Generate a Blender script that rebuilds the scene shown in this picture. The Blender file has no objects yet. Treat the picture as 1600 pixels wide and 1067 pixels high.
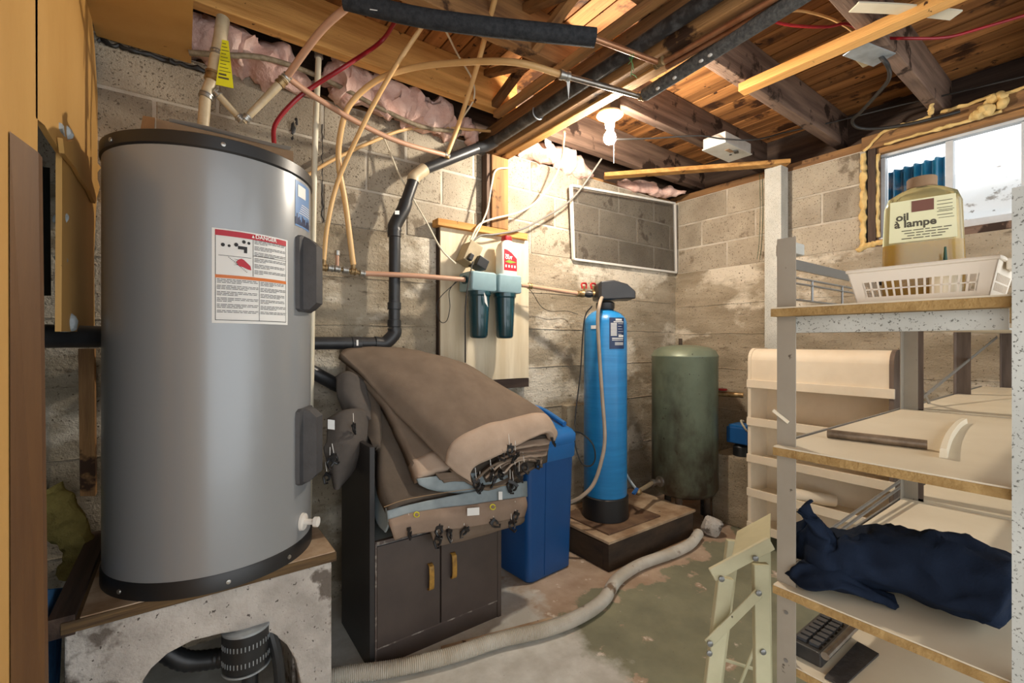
import bpy, math, random
from mathutils import Vector, Matrix, noise

# ------------------------------------------------------------------ camera, sky, exposure
scene = bpy.context.scene
CAM_H = 1.22                       # eye height above the concrete floor
FPX = 711.0                        # focal length for a 1600 px wide frame (16 mm)
YAW = math.radians(54.04)          # viewing direction, measured from the long back wall (x axis)
cam_data = bpy.data.cameras.new('camera')
cam_data.sensor_width = 36.0
cam_data.lens = 36.0 * FPX / 1600.0
cam_data.clip_start = 0.02
cam = bpy.data.objects.new('camera', cam_data)
scene.collection.objects.link(cam)
cam.location = (0, 0, CAM_H)
cam.rotation_euler = (math.pi / 2, 0, YAW - math.pi / 2)
scene.camera = cam

world = bpy.data.worlds.new('overcast_sky')
scene.world = world
world.use_nodes = True
_bg = world.node_tree.nodes['Background']
_bg.inputs[0].default_value = (0.93, 0.97, 1.0, 1)
_bg.inputs[1].default_value = 1.95
BULB_STRENGTH = 1420.0
scene.view_settings.view_transform = 'Standard'
scene.view_settings.look = 'None'
scene.view_settings.gamma = 1.0
scene.view_settings.use_curve_mapping = False
scene.view_settings.exposure = 0.33

# ------------------------------------------------------------------ surveying helpers
FV = Vector((math.cos(YAW), math.sin(YAW), 0))
RV = Vector((math.sin(YAW), -math.cos(YAW), 0))
UP = Vector((0, 0, 1))
EYE = Vector((0, 0, CAM_H))


def ray(u, v):
    return FV + RV * ((u - 800.0) / FPX) + UP * ((533.5 - v) / FPX)


def X(u, v, x):
    d = ray(u, v); return EYE + d * (x / d.x)


def Y(u, v, y):
    d = ray(u, v); return EYE + d * (y / d.y)


def Z(u, v, z):
    d = ray(u, v); return EYE + d * ((z - CAM_H) / d.z)


def D(u, v, t):
    return EYE + ray(u, v) * t


def cyl_hit(u, v, c, r):
    d = ray(u, v)
    a = d.x * d.x + d.y * d.y
    b = -2 * (d.x * c[0] + d.y * c[1])
    k = c[0] ** 2 + c[1] ** 2 - r * r
    disc = max(b * b - 4 * a * k, 0)
    t = (-b - math.sqrt(disc)) / (2 * a)
    p = EYE + d * t
    return math.atan2(p.y - c[1], p.x - c[0]), p.z


def V(*a):
    return Vector(a)


def nvec(p):
    """repeatable vector noise"""
    return Vector((noise.noise(p), noise.noise(p + Vector((31.7, 5.3, 11.9))), noise.noise(p + Vector((-17.1, 23.9, 41.3)))))


def catmull(pts, n=8, closed=False):
    pts = [Vector(p) for p in pts]
    if len(pts) < 3:
        return [pts[0].lerp(pts[1], i / n) for i in range(n + 1)]
    out = []
    m = len(pts)
    for i in range(m if closed else m - 1):
        if closed:
            p0, p1, p2, p3 = pts[(i - 1) % m], pts[i], pts[(i + 1) % m], pts[(i + 2) % m]
        else:
            p1, p2 = pts[i], pts[i + 1]
            p0 = pts[i - 1] if i > 0 else p1 * 2 - p2
            p3 = pts[i + 2] if i + 2 < m else p2 * 2 - p1
        for k in range(n):
            t = k / n
            out.append(0.5 * ((2 * p1) + (p2 - p0) * t + (2 * p0 - 5 * p1 + 4 * p2 - p3) * t * t
                              + (3 * p1 - p0 - 3 * p2 + p3) * t ** 3))
    if not closed:
        out.append(pts[-1])
    return out


# ------------------------------------------------------------------ mesh builder
class MB:
    def __init__(self):
        self.v = []; self.f = []

    def add(self, vs, fs):
        o = len(self.v)
        self.v += [Vector(p) for p in vs]
        self.f += [tuple(i + o for i in f) for f in fs]
        return self

    def box(self, x0, x1, y0, y1, z0, z1):
        vs = [(x0, y0, z0), (x1, y0, z0), (x1, y1, z0), (x0, y1, z0), (x0, y0, z1), (x1, y0, z1), (x1, y1, z1), (x0, y1, z1)]
        return self.add(vs, [(0, 3, 2, 1), (4, 5, 6, 7), (0, 1, 5, 4), (1, 2, 6, 5), (2, 3, 7, 6), (3, 0, 4, 7)])

    def obox(self, c, ax, ay, az):
        c = Vector(c); vs = []
        for sz in (-1, 1):
            for sx, sy in ((-1, -1), (1, -1), (1, 1), (-1, 1)):
                vs.append(c + Vector(ax) * sx + Vector(ay) * sy + Vector(az) * sz)
        return self.add(vs, [(0, 3, 2, 1), (4, 5, 6, 7), (0, 1, 5, 4), (1, 2, 6, 5), (2, 3, 7, 6), (3, 0, 4, 7)])

    def bar(self, p0, p1, w, h, up=(0, 0, 1)):
        p0, p1 = Vector(p0), Vector(p1)
        d = p1 - p0; L = d.length; d.normalize()
        s = d.cross(Vector(up)).normalized(); u = s.cross(d).normalized()
        return self.obox((p0 + p1) / 2, d * (L / 2), s * (w / 2), u * (h / 2))

    def loft(self, rings, cap=True, closed=True):
        o = len(self.v); n = len(rings[0])
        for r in rings:
            self.v += [Vector(p) for p in r]
        for i in range(len(rings) - 1):
            for j in range(n if closed else n - 1):
                a = o + i * n + j; b = o + i * n + (j + 1) % n
                self.f.append((a, b, b + n, a + n))
        if cap and closed:
            self.f.append(tuple(o + j for j in reversed(range(n))))
            e = o + (len(rings) - 1) * n
            self.f.append(tuple(e + j for j in range(n)))
        return self

    def tube(self, pts, r, n=10, cap=True):
        pts = [Vector(p) for p in pts]
        rad = r if isinstance(r, (list, tuple)) else [r] * len(pts)
        rings = []; nrm = None
        for i, p in enumerate(pts):
            t = (pts[min(i + 1, len(pts) - 1)] - pts[max(i - 1, 0)])
            if t.length < 1e-9:
                t = Vector((0, 0, 1))
            t.normalize()
            if nrm is None:
                a = Vector((0, 0, 1)) if abs(t.z) < 0.9 else Vector((1, 0, 0))
                nrm = t.cross(a).normalized()
            else:
                nrm = nrm - t * nrm.dot(t)
                nrm = nrm.normalized() if nrm.length > 1e-6 else t.orthogonal().normalized()
            b = t.cross(nrm)
            rings.append([p + (nrm * math.cos(2 * math.pi * k / n) + b * math.sin(2 * math.pi * k / n)) * rad[i] for k in range(n)])
        return self.loft(rings, cap)

    def cyl(self, p0, p1, r, n=16, r1=None):
        return self.tube([p0, p1], [r, r if r1 is None else r1], n)

    def lathe(self, prof, c=(0, 0, 0), n=32, axis=None):
        c = Vector(c)
        if axis is None:
            ex, ey, ez = Vector((1, 0, 0)), Vector((0, 1, 0)), Vector((0, 0, 1))
        else:
            ez = Vector(axis).normalized(); ex = ez.orthogonal().normalized(); ey = ez.cross(ex)
        rings = [[c + ez * z + (ex * math.cos(2 * math.pi * k / n) + ey * math.sin(2 * math.pi * k / n)) * max(r, 1e-4) for k in range(n)] for r, z in prof]
        return self.loft(rings, True)

    def prism(self, poly, off):
        a = [Vector(p) for p in poly]; n = len(a); o = len(self.v)
        off = Vector(off)
        self.v += a + [p + off for p in a]
        self.f.append(tuple(o + i for i in range(n)))
        self.f.append(tuple(o + n + i for i in reversed(range(n))))
        for i in range(n):
            j = (i + 1) % n
            self.f.append((o + i, o + n + i, o + n + j, o + j))
        return self

    def grid(self, fn, nu, nv):
        o = len(self.v)
        for i in range(nu + 1):
            for j in range(nv + 1):
                self.v.append(Vector(fn(i / nu, j / nv)))
        w = nv + 1
        for i in range(nu):
            for j in range(nv):
                a = o + i * w + j
                self.f.append((a, a + w, a + w + 1, a + 1))
        return self

    def sphere(self, c, r, n=14, m=9, sx=1, sy=1, sz=1):
        prof = [(math.sin(math.pi * i / m) * r, -math.cos(math.pi * i / m) * r) for i in range(m + 1)]
        o = len(self.v)
        self.lathe(prof, (0, 0, 0), n)
        for i in range(o, len(self.v)):
            p = self.v[i]; self.v[i] = Vector((p.x * sx + c[0], p.y * sy + c[1], p.z * sz + c[2]))
        return self

    def noise(self, amp, scale, seed=0, o=0):
        s = Vector((seed * 7.3, seed * 3.1, seed * 5.7))
        for i in range(o, len(self.v)):
            self.v[i] = self.v[i] + nvec(self.v[i] * scale + s) * amp
        return self

    def mesh(self, name, m, off=Vector((0, 0, 0)), smooth=35):
        me = bpy.data.meshes.new(name)
        me.from_pydata([tuple(p - off) for p in self.v], [], self.f)
        me.validate(clean_customdata=False)
        if m is not None:
            me.materials.append(m)
        if smooth:
            me.polygons.foreach_set('use_smooth', [True] * len(me.polygons))
            me.set_sharp_from_angle(angle=math.radians(smooth))
        me.update()
        return me

    def build(self, name, m, parent=None, label=None, smooth=35, bevel=0, kind=None):
        off = Vector((0, 0, 0)); p = parent
        while p is not None:
            off += Vector(p.location); p = p.parent
        import bmesh
        me = self.mesh(name, m, off, smooth)
        bm = bmesh.new(); bm.from_mesh(me)
        bmesh.ops.recalc_face_normals(bm, faces=bm.faces)
        bm.to_mesh(me); bm.free()
        if smooth:
            me.set_sharp_from_angle(angle=math.radians(smooth))
        o = bpy.data.objects.new(name, me)
        scene.collection.objects.link(o)
        if parent is not None:
            o.parent = parent
        if label:
            o['label'] = label
        if kind:
            o['kind'] = kind
        if bevel:
            b = o.modifiers.new('bevel', 'BEVEL'); b.width = bevel; b.segments = 2
            b.limit_method = 'ANGLE'; b.angle_limit = math.radians(40)
        return o


def thing(name, label, cat, loc=(0, 0, 0), group=None):
    o = bpy.data.objects.new(name, None)
    o.empty_display_size = 0.05
    scene.collection.objects.link(o)
    o.location = loc; o['label'] = label; o['category'] = cat
    if group:
        o['group'] = group
    return o


def tag(o, label, cat, group=None):
    o['label'] = label; o['category'] = cat
    if group:
        o['group'] = group
    return o


def piece(me, name, loc, parent, rot=None, scale=None):
    """a copy of one small piece that shares its mesh"""
    o = bpy.data.objects.new(name, me)
    scene.collection.objects.link(o)
    off = Vector((0, 0, 0)); p = parent
    while p is not None:
        off += Vector(p.location); p = p.parent
    o.parent = parent
    o.location = Vector(loc) - off
    if rot is not None:
        o.rotation_euler = rot
    if scale is not None:
        o.scale = scale
    return o


def text_polys(body, size, align='LEFT', bold=0.0):
    cu = bpy.data.curves.new('t', 'FONT'); cu.body = body; cu.size = size
    cu.align_x = align; cu.offset = bold; cu.resolution_u = 3
    ob = bpy.data.objects.new('t', cu); scene.collection.objects.link(ob)
    dg = bpy.context.evaluated_depsgraph_get()
    me = bpy.data.meshes.new_from_object(ob.evaluated_get(dg))
    vs = [(p.co.x, p.co.y) for p in me.vertices]; fs = [tuple(p.vertices) for p in me.polygons]
    bpy.data.objects.remove(ob); bpy.data.curves.remove(cu); bpy.data.meshes.remove(me)
    return vs, fs


def rrect(cx, cy, hx, hy, rad, z, rot=0.0, n=5):
    pts = []
    c, s = math.cos(rot), math.sin(rot)
    for qx, qy, a0 in ((1, 1, 0), (-1, 1, 90), (-1, -1, 180), (1, -1, 270)):
        for k in range(n + 1):
            a = math.radians(a0 + 90 * k / n)
            x = qx * (hx - rad) + rad * math.cos(a); y = qy * (hy - rad) + rad * math.sin(a)
            pts.append(Vector((cx + x * c - y * s, cy + x * s + y * c, z)))
    return pts


# ------------------------------------------------------------------ materials
def srgb(r, g, b):
    def l(c):
        c /= 255.0
        return c / 12.92 if c <= 0.04045 else ((c + 0.055) / 1.055) ** 2.4
    return (l(r), l(g), l(b), 1)


def mat(name, base, alt=None, scale=4.0, stretch=(1, 1, 1), rough=0.6, metal=0.0, bump=0.0, bscale=40.0,
        bstretch=(1, 1, 1), rnd=0.0, spots=None, spot_scale=9.0, spot_at=0.62, spot2=None, spot2_scale=30.0, spot2_at=0.66,
        lo=0.35, hi=0.65, spec=0.5, trans=0.0, grime=None, alpha=1.0, emit=None, estr=0.0, coat=0.0, detail=6.0):
    m = bpy.data.materials.new(name); m.use_nodes = True
    nt = m.node_tree; N = nt.nodes; L = nt.links
    bs = N['Principled BSDF']
    bs.inputs['Roughness'].default_value = rough
    bs.inputs['Metallic'].default_value = metal
    bs.inputs['Specular IOR Level'].default_value = spec
    bs.inputs['Coat Weight'].default_value = coat
    bs.inputs['Alpha'].default_value = alpha
    bs.inputs['Transmission Weight'].default_value = trans
    if emit:
        bs.inputs['Emission Color'].default_value = emit; bs.inputs['Emission Strength'].default_value = estr
    tc = N.new('ShaderNodeTexCoord'); oi = N.new('ShaderNodeObjectInfo')
    off = N.new('ShaderNodeVectorMath'); off.operation = 'MULTIPLY_ADD'
    comb = N.new('ShaderNodeCombineXYZ')
    for i in range(3):
        L.new(oi.outputs['Random'], comb.inputs[i])
    off.inputs[1].default_value = (9.0, 7.0, 5.0)
    L.new(comb.outputs[0], off.inputs[0]); L.new(tc.outputs['Object'], off.inputs[2])
    src = off.outputs[0] if rnd > 0 else tc.outputs['Object']

    def nz(sc, st, det=detail, ro=0.6, dist=0.0):
        mp = N.new('ShaderNodeMapping'); mp.inputs['Scale'].default_value = st
        L.new(src, mp.inputs['Vector'])
        n = N.new('ShaderNodeTexNoise'); n.inputs['Scale'].default_value = sc; n.inputs['Detail'].default_value = det
        n.inputs['Roughness'].default_value = ro; n.inputs['Distortion'].default_value = dist
        L.new(mp.outputs[0], n.inputs['Vector'])
        return n.outputs['Fac']

    def ramp(fac, a, b):
        mr = N.new('ShaderNodeMapRange'); mr.inputs['From Min'].default_value = a; mr.inputs['From Max'].default_value = b
        L.new(fac, mr.inputs['Value']); return mr.outputs['Result']

    def mix(fac, a, b):
        mx = N.new('ShaderNodeMix'); mx.data_type = 'RGBA'
        L.new(fac, mx.inputs['Factor'])
        for sock, val in ((mx.inputs['A'], a), (mx.inputs['B'], b)):
            if isinstance(val, tuple):
                sock.default_value = val
            else:
                L.new(val, sock)
        return mx.outputs['Result']

    col = None
    if alt is not None:
        col = mix(ramp(nz(scale, stretch), lo, hi), base, alt)
    if spots is not None:
        col = mix(ramp(nz(spot_scale, (1, 1, 1), 5), spot_at, spot_at + 0.05), col if col else base, spots)
    if spot2 is not None:
        col = mix(ramp(nz(spot2_scale, (1, 1, 1), 3), spot2_at, spot2_at + 0.04), col if col else base, spot2)
    if grime is not None:
        gcol, za, zb = grime
        sp = N.new('ShaderNodeSeparateXYZ'); L.new(tc.outputs['Object'], sp.inputs[0])
        ad = N.new('ShaderNodeMath'); ad.operation = 'MULTIPLY_ADD'; ad.inputs[1].default_value = -(zb - za) * 2.6
        L.new(nz(7.0, (1, 1, .6), 6), ad.inputs[0]); L.new(sp.outputs['Z'], ad.inputs[2])
        half = (zb - za) * 1.3
        col = mix(ramp(ad.outputs[0], zb - half, za - half), col if col else base, gcol)
    if rnd > 0:
        hv = N.new('ShaderNodeHueSaturation')
        mr = N.new('ShaderNodeMapRange'); mr.inputs['To Min'].default_value = 1 - rnd; mr.inputs['To Max'].default_value = 1 + rnd
        L.new(oi.outputs['Random'], mr.inputs['Value']); L.new(mr.outputs['Result'], hv.inputs['Value'])
        if col:
            L.new(col, hv.inputs['Color'])
        else:
            hv.inputs['Color'].default_value = base
        col = hv.outputs['Color']
    if col:
        L.new(col, bs.inputs['Base Color'])
    else:
        bs.inputs['Base Color'].default_value = base
    if bump > 0:
        bp = N.new('ShaderNodeBump'); bp.inputs['Strength'].default_value = bump; bp.inputs['Distance'].default_value = 0.01
        L.new(nz(bscale, bstretch, 4), bp.inputs['Height']); L.new(bp.outputs[0], bs.inputs['Normal'])
    m['nodes'] = 1
    return m


M = {}
# timber: one material per run direction, so that the grain follows the board
WOODC = dict(rough=0.75, bump=0.35, bscale=14, rnd=0.30, spec=0.25)
for ax, st in (('x', (0.9, 14, 14)), ('y', (14, 0.9, 14)), ('z', (14, 14, 0.9))):
    M['joist_' + ax] = mat('aged_joist_' + ax, srgb(112, 82, 56), srgb(176, 132, 84), 1.3, st, bstretch=st,
                           spots=srgb(66, 46, 32), spot_scale=5, spot_at=0.60, **WOODC)
    M['pine_' + ax] = mat('yellow_pine_' + ax, srgb(168, 118, 62), srgb(214, 164, 98), 1.3, st, bstretch=st,
                          spots=srgb(92, 56, 30), spot_scale=5, spot_at=0.61, spot2=srgb(70, 42, 24), spot2_scale=22, spot2_at=0.68, **WOODC)
    M['plank_' + ax] = mat('subfloor_plank_' + ax, srgb(118, 76, 42), srgb(182, 126, 74), 1.2, st, bstretch=st,
                           spots=srgb(72, 44, 26), spot_scale=3.0, spot_at=0.57, spot2=srgb(56, 34, 20), spot2_scale=16, spot2_at=0.66, **WOODC)
    M['dark_' + ax] = mat('blackened_timber_' + ax, srgb(58, 46, 40), srgb(96, 78, 66), 1.4, st, bstretch=st, **WOODC)
    M['grey_' + ax] = mat('grimy_joist_' + ax, srgb(84, 66, 56), srgb(136, 112, 96), 1.5, st, bstretch=st,
                          spots=srgb(54, 40, 32), spot_scale=6, spot_at=0.57, **WOODC)
M['block'] = mat('concrete_block', srgb(150, 139, 122), srgb(180, 169, 150), 3.2, rough=0.95, bump=0.55, bscale=150, rnd=0.10,
                 spots=srgb(124, 112, 96), spot_scale=5.0, spot_at=0.60, spot2=srgb(108, 98, 84), spot2_scale=110, spot2_at=0.60, spec=0.15)
M['mortar'] = mat('mortar', srgb(196, 188, 174), srgb(168, 158, 142), 8, rough=0.95, bump=0.3, bscale=90, spec=0.1)
M['fibre'] = mat('fibreboard', srgb(190, 144, 78), srgb(208, 164, 98), 2.0, (1, 1, .4), rough=0.6, bump=0.05, bscale=60,
                 spot2=srgb(110, 74, 36), spot2_scale=26, spot2_at=0.74, spec=0.3)
M['shadow_brown'] = mat('shadow_band_brown', srgb(112, 78, 42), srgb(88, 58, 30), 1.2, (10, 10, .8), rough=0.6, bump=0.1, bscale=12, bstretch=(10, 10, 1))  # brown that stands for the shadow band on the left lining
M['black_abs'] = mat('black_abs', srgb(34, 35, 37), srgb(48, 49, 51), 12, rough=0.38, bump=0.03, bscale=30)
M['black_old'] = mat('dusty_black_pipe', srgb(30, 30, 32), srgb(86, 86, 86), 26, rough=0.55, lo=.45, hi=.75, bump=0.15, bscale=60)
M['foam_black'] = mat('black_foam_sleeve', srgb(40, 42, 45), srgb(58, 60, 63), 60, rough=0.9, bump=0.4, bscale=160, spec=0.2)
M['foam_grey'] = mat('grey_foam_sleeve', srgb(74, 74, 74), srgb(108, 107, 104), 70, rough=0.9, bump=0.5, bscale=170, spec=0.2)
M['copper'] = mat('dull_copper', srgb(150, 98, 66), srgb(186, 138, 104), 10, rough=0.38, metal=0.7)
M['chrome'] = mat('steel_pipe', srgb(170, 165, 158), srgb(130, 120, 110), 20, rough=0.3, metal=0.85)
M['brass'] = mat('brass_fitting', srgb(172, 146, 104), srgb(120, 96, 62), 40, rough=0.4, metal=0.6)
M['pex_rose'] = mat('rose_pex', srgb(196, 154, 126), srgb(182, 138, 112), 5, rough=0.4)
M['pex_amber'] = mat('amber_pex', srgb(214, 168, 106), srgb(224, 184, 128), 4, rough=0.4)
M['pex_clear'] = mat('milky_pex', srgb(226, 218, 196), srgb(210, 200, 174), 4, rough=0.35)
M['pex_cream'] = mat('cream_pipe', srgb(206, 190, 160), srgb(178, 160, 128), 12, rough=0.45)
M['pex_red'] = mat('red_pex', srgb(152, 22, 34), srgb(126, 16, 28), 5, rough=0.35)
M['hose_grey'] = mat('braided_hose', srgb(150, 136, 112), srgb(118, 104, 82), 60, rough=0.55, bump=0.3, bscale=120)
M['hose_beige'] = mat('beige_hose', srgb(172, 156, 138), srgb(154, 138, 120), 8, rough=0.5)
M['cable_white'] = mat('white_cable', srgb(222, 212, 190), srgb(206, 194, 170), 9, rough=0.5)
M['cable_grey'] = mat('grey_cable', srgb(104, 100, 94), rough=0.55)
M['cable_black'] = mat('black_cable', srgb(34, 33, 32), rough=0.5)
M['heater'] = mat('grey_enamel', srgb(146, 149, 151), rough=0.30, metal=0.22, coat=0.15)
M['heater_trim'] = mat('black_trim', srgb(34, 34, 35), rough=0.4)
M['cover'] = mat('charcoal_plastic', srgb(66, 66, 68), srgb(74, 74, 76), 20, rough=0.5, bump=0.08, bscale=120)
M['white'] = mat('white_paint', srgb(228, 226, 220), srgb(214, 210, 202), 8, rough=0.5)
M['white_paper'] = mat('white_paper', srgb(226, 226, 222), rough=0.55)
M['ink'] = mat('black_ink', srgb(28, 28, 30), rough=0.6)
M['ink_grey'] = mat('grey_ink', srgb(96, 96, 98), rough=0.6)
M['label_red'] = mat('label_red', srgb(178, 22, 44), rough=0.5)
M['label_orange'] = mat('label_orange', srgb(206, 112, 44), rough=0.5)
M['label_blue'] = mat('label_blue', srgb(88, 128, 178), srgb(106, 146, 192), 6, rough=0.35)
M['navy_print'] = mat('navy_print', srgb(22, 44, 84), rough=0.4)
M['yellow_tag'] = mat('yellow_tag', srgb(222, 214, 32), srgb(206, 196, 26), 14, rough=0.5)
M['screw'] = mat('screw_steel', srgb(170, 168, 162), rough=0.35, metal=0.8)
M['cardboard'] = mat('cardboard', srgb(150, 122, 92), srgb(132, 104, 76), 9, rough=0.85)
M['ply'] = mat('plywood_board', srgb(222, 208, 180), srgb(200, 182, 150), 1.4, (10, 10, 1), rough=0.75, bump=0.12, bscale=20, bstretch=(10, 10, 1), spot2=srgb(120, 92, 62), spot2_scale=30, spot2_at=0.75)
M['plinth'] = mat('painted_concrete', srgb(206, 200, 192), srgb(168, 162, 154), 6, rough=0.9, bump=0.8, bscale=70, spots=srgb(112, 104, 96), spot_scale=5, spot_at=0.58, spot2=srgb(92, 86, 80), spot2_scale=55, spot2_at=0.64, spec=0.15)
M['worktop'] = mat('worn_plywood_top', srgb(196, 176, 150), srgb(140, 112, 84), 6, rough=0.6, spots=srgb(86, 60, 40), spot_scale=9, spot_at=0.66)
M['ply_edge'] = mat('plywood_edge', srgb(112, 88, 54), srgb(70, 52, 32), 6, (1, 1, 18), rough=0.8, bump=0.3, bscale=20, bstretch=(1, 1, 20))
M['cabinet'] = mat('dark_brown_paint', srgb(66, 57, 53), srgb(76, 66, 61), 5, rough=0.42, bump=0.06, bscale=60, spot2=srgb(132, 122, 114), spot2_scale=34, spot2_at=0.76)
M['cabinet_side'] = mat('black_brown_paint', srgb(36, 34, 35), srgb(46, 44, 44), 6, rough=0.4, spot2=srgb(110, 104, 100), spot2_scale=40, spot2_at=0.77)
M['chipped'] = mat('chipped_paint_edge', srgb(84, 72, 66), srgb(178, 170, 158), 30, rough=0.6, lo=.5, hi=.7)
M['cubby'] = mat('grey_shelf_paint', srgb(150, 158, 158), srgb(128, 136, 136), 5, rough=0.6)
M['handle'] = mat('tarnished_brass', srgb(186, 142, 62), srgb(122, 92, 50), 30, rough=0.45, metal=0.35)
M['canvas'] = mat('brown_canvas', srgb(112, 98, 85), srgb(123, 108, 94), 10, rough=0.95, bump=0.25, bscale=420, spec=0.1)
M['canvas_dark'] = mat('dark_canvas', srgb(88, 79, 70), srgb(98, 88, 78), 10, rough=0.95, bump=0.25, bscale=420, spec=0.1)
M['canvas_grey'] = mat('grey_canvas', srgb(84, 79, 75), srgb(94, 88, 83), 10, rough=0.95, bump=0.25, bscale=420, spec=0.1)
M['canvas_mid'] = mat('tan_canvas_hem', srgb(150, 130, 114), srgb(138, 119, 103), 9, rough=0.95, bump=0.2, bscale=380, spec=0.1)
M['canvas_hem'] = mat('beige_canvas_hem', srgb(180, 160, 142), srgb(168, 148, 130), 9, rough=0.95, bump=0.2, bscale=380, spec=0.1)
M['lining'] = mat('grey_blue_lining', srgb(146, 158, 162), srgb(126, 138, 142), 8, rough=0.6)
M['thread'] = mat('stitch_thread', srgb(160, 132, 98), rough=0.9)
M['clip'] = mat('black_plastic', srgb(26, 26, 28), rough=0.42)
M['bin_blue'] = mat('blue_plastic', srgb(30, 100, 166), srgb(34, 108, 174), 3, rough=0.38)
M['bin_dark'] = mat('deep_blue_plastic', srgb(20, 74, 132), srgb(24, 80, 140), 3, rough=0.4, bump=0.04, bscale=80)
M['softener'] = mat('blue_fibreglass', srgb(34, 124, 186), srgb(44, 138, 200), 1.0, (3, 3, 40), rough=0.32, bump=0.12, bscale=1.0, bstretch=(2, 2, 90))
M['green_tank'] = mat('green_steel', srgb(104, 114, 96), srgb(122, 132, 112), 5, rough=0.42, metal=0.25, spots=srgb(74, 66, 52), spot_scale=6, spot_at=0.64, spot2=srgb(56, 50, 40), spot2_scale=22, spot2_at=0.68, grime=(srgb(56, 45, 34), .18, .85))
M['rust'] = mat('rusty_grime', srgb(84, 66, 48), srgb(52, 42, 34), 9, rough=0.85, bump=0.3, bscale=50)
M['base_wood'] = mat('oil_stained_timber', srgb(72, 56, 42), srgb(40, 32, 26), 4, (1, 1, 3), rough=0.7, bump=0.3, bscale=20, rnd=.1)
M['base_top'] = mat('dirty_pale_board', srgb(190, 168, 140), srgb(140, 112, 84), 7, rough=0.75, spot2=srgb(70, 48, 34), spot2_scale=18, spot2_at=0.68)
M['slab'] = mat('rusty_slab', srgb(124, 98, 74), srgb(84, 60, 44), 6, rough=0.8, bump=0.2, bscale=30)
M['valve_black'] = mat('valve_black', srgb(40, 40, 42), srgb(48, 48, 50), 10, rough=0.4)
M['panel_grey'] = mat('panel_grey', srgb(150, 152, 154), rough=0.4)
M['valve_red'] = mat('valve_red', srgb(168, 30, 34), rough=0.4)
M['cap_aqua'] = mat('aqua_plastic', srgb(152, 180, 186), srgb(138, 166, 172), 8, rough=0.4)
M['bowl_teal'] = mat('dark_teal_bowl', srgb(22, 66, 74), srgb(16, 50, 58), 5, rough=0.18, coat=0.5)
M['bottle_white'] = mat('white_bottle', srgb(236, 230, 218), rough=0.4)
M['bottle_green'] = mat('print_green', srgb(130, 170, 60), rough=0.5)
M['adapter'] = mat('black_adapter', srgb(36, 36, 38), rough=0.4)
M['box_tan'] = mat('tan_utility_box', srgb(176, 160, 128), srgb(158, 142, 110), 14, rough=0.6)
M['box_grey'] = mat('grey_steel_box', srgb(196, 196, 190), srgb(180, 178, 170), 10, rough=0.45, metal=0.2)
M['galv'] = mat('galvanised', srgb(176, 186, 192), srgb(150, 158, 164), 16, rough=0.4, metal=0.45)
M['porcelain'] = mat('porcelain', srgb(236, 230, 216), rough=0.3)
M['bulb'] = mat('lit_bulb', srgb(255, 250, 240), emit=(1.0, 0.89, 0.74, 1), estr=BULB_STRENGTH)
M['insul'] = mat('pink_fibreglass', srgb(238, 208, 196), srgb(214, 172, 158), 9, rough=1.0, bump=0.9, bscale=45, spec=0.02, spots=srgb(150, 112, 98), spot_scale=7, spot_at=.64)
M['insul_old'] = mat('yellow_fibreglass', srgb(150, 136, 78), srgb(116, 100, 58), 9, rough=1.0, bump=0.9, bscale=45, spec=0.02)
M['spray'] = mat('spray_foam', srgb(222, 192, 128), srgb(200, 164, 98), 16, rough=0.7, bump=0.35, bscale=45)
M['mesh_alu'] = mat('white_aluminium', srgb(214, 212, 206), rough=0.4)
M['pvc'] = mat('white_vinyl', srgb(206, 210, 212), srgb(190, 194, 198), 10, rough=0.4)
M['well_white'] = mat('pale_weathered_sheet', srgb(246, 246, 244), srgb(232, 232, 228), 3, rough=0.8, spots=srgb(150, 146, 138), spot_scale=6, spot_at=0.62, spot2=srgb(150, 146, 138), spot2_scale=22, spot2_at=0.68)
M['well_blue'] = mat('blue_corrugated_sheet', srgb(14, 112, 152), srgb(20, 124, 164), 3, rough=0.35)
M['rack'] = mat('cream_paint', srgb(234, 220, 196), srgb(222, 206, 180), 4, rough=0.6, spot2=srgb(150, 128, 100), spot2_scale=24, spot2_at=0.74)
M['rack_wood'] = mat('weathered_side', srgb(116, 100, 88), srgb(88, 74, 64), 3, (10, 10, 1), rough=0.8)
M['post'] = mat('shelf_steel', srgb(150, 142, 128), srgb(168, 160, 146), 3, rough=0.5, metal=0.15, spot2=srgb(92, 84, 74), spot2_scale=34, spot2_at=0.70)
M['post_speck'] = mat('speckled_steel', srgb(196, 196, 188), srgb(178, 178, 170), 6, rough=0.5, spot2=srgb(100, 98, 90), spot2_scale=230, spot2_at=0.60)
M['rail'] = mat('shelf_rail_steel', srgb(140, 140, 138), rough=0.35, metal=0.6)
M['board'] = mat('cream_melamine', srgb(220, 208, 184), srgb(206, 192, 166), 2.2, rough=0.5, spot2=srgb(130, 112, 88), spot2_scale=40, spot2_at=0.78)
M['board_edge'] = mat('chipboard_edge', srgb(176, 144, 92), srgb(146, 114, 66), 22, rough=0.9, bump=0.5, bscale=90)
M['ladder'] = mat('cream_enamel', srgb(202, 196, 162), srgb(186, 180, 146), 5, rough=0.45, spot2=srgb(70, 60, 44), spot2_scale=28, spot2_at=0.74)
M['basket'] = mat('cream_plastic', srgb(234, 222, 204), rough=0.45)
M['navy'] = mat('navy_cotton', srgb(27, 36, 52), srgb(20, 27, 40), 6, rough=0.9, bump=0.2, bscale=260, spec=0.1)
M['oil'] = mat('amber_oil', srgb(226, 172, 30), rough=0.1, trans=0.25)
M['oil_bottle'] = mat('clear_yellowed_plastic', srgb(244, 240, 190), rough=0.15, trans=0.92)
M['oil_label'] = mat('cream_print_label', srgb(236, 232, 190), srgb(222, 216, 168), 5, rough=0.45)
M['brown_print'] = mat('brown_print', srgb(112, 64, 44), rough=0.5)
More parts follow.
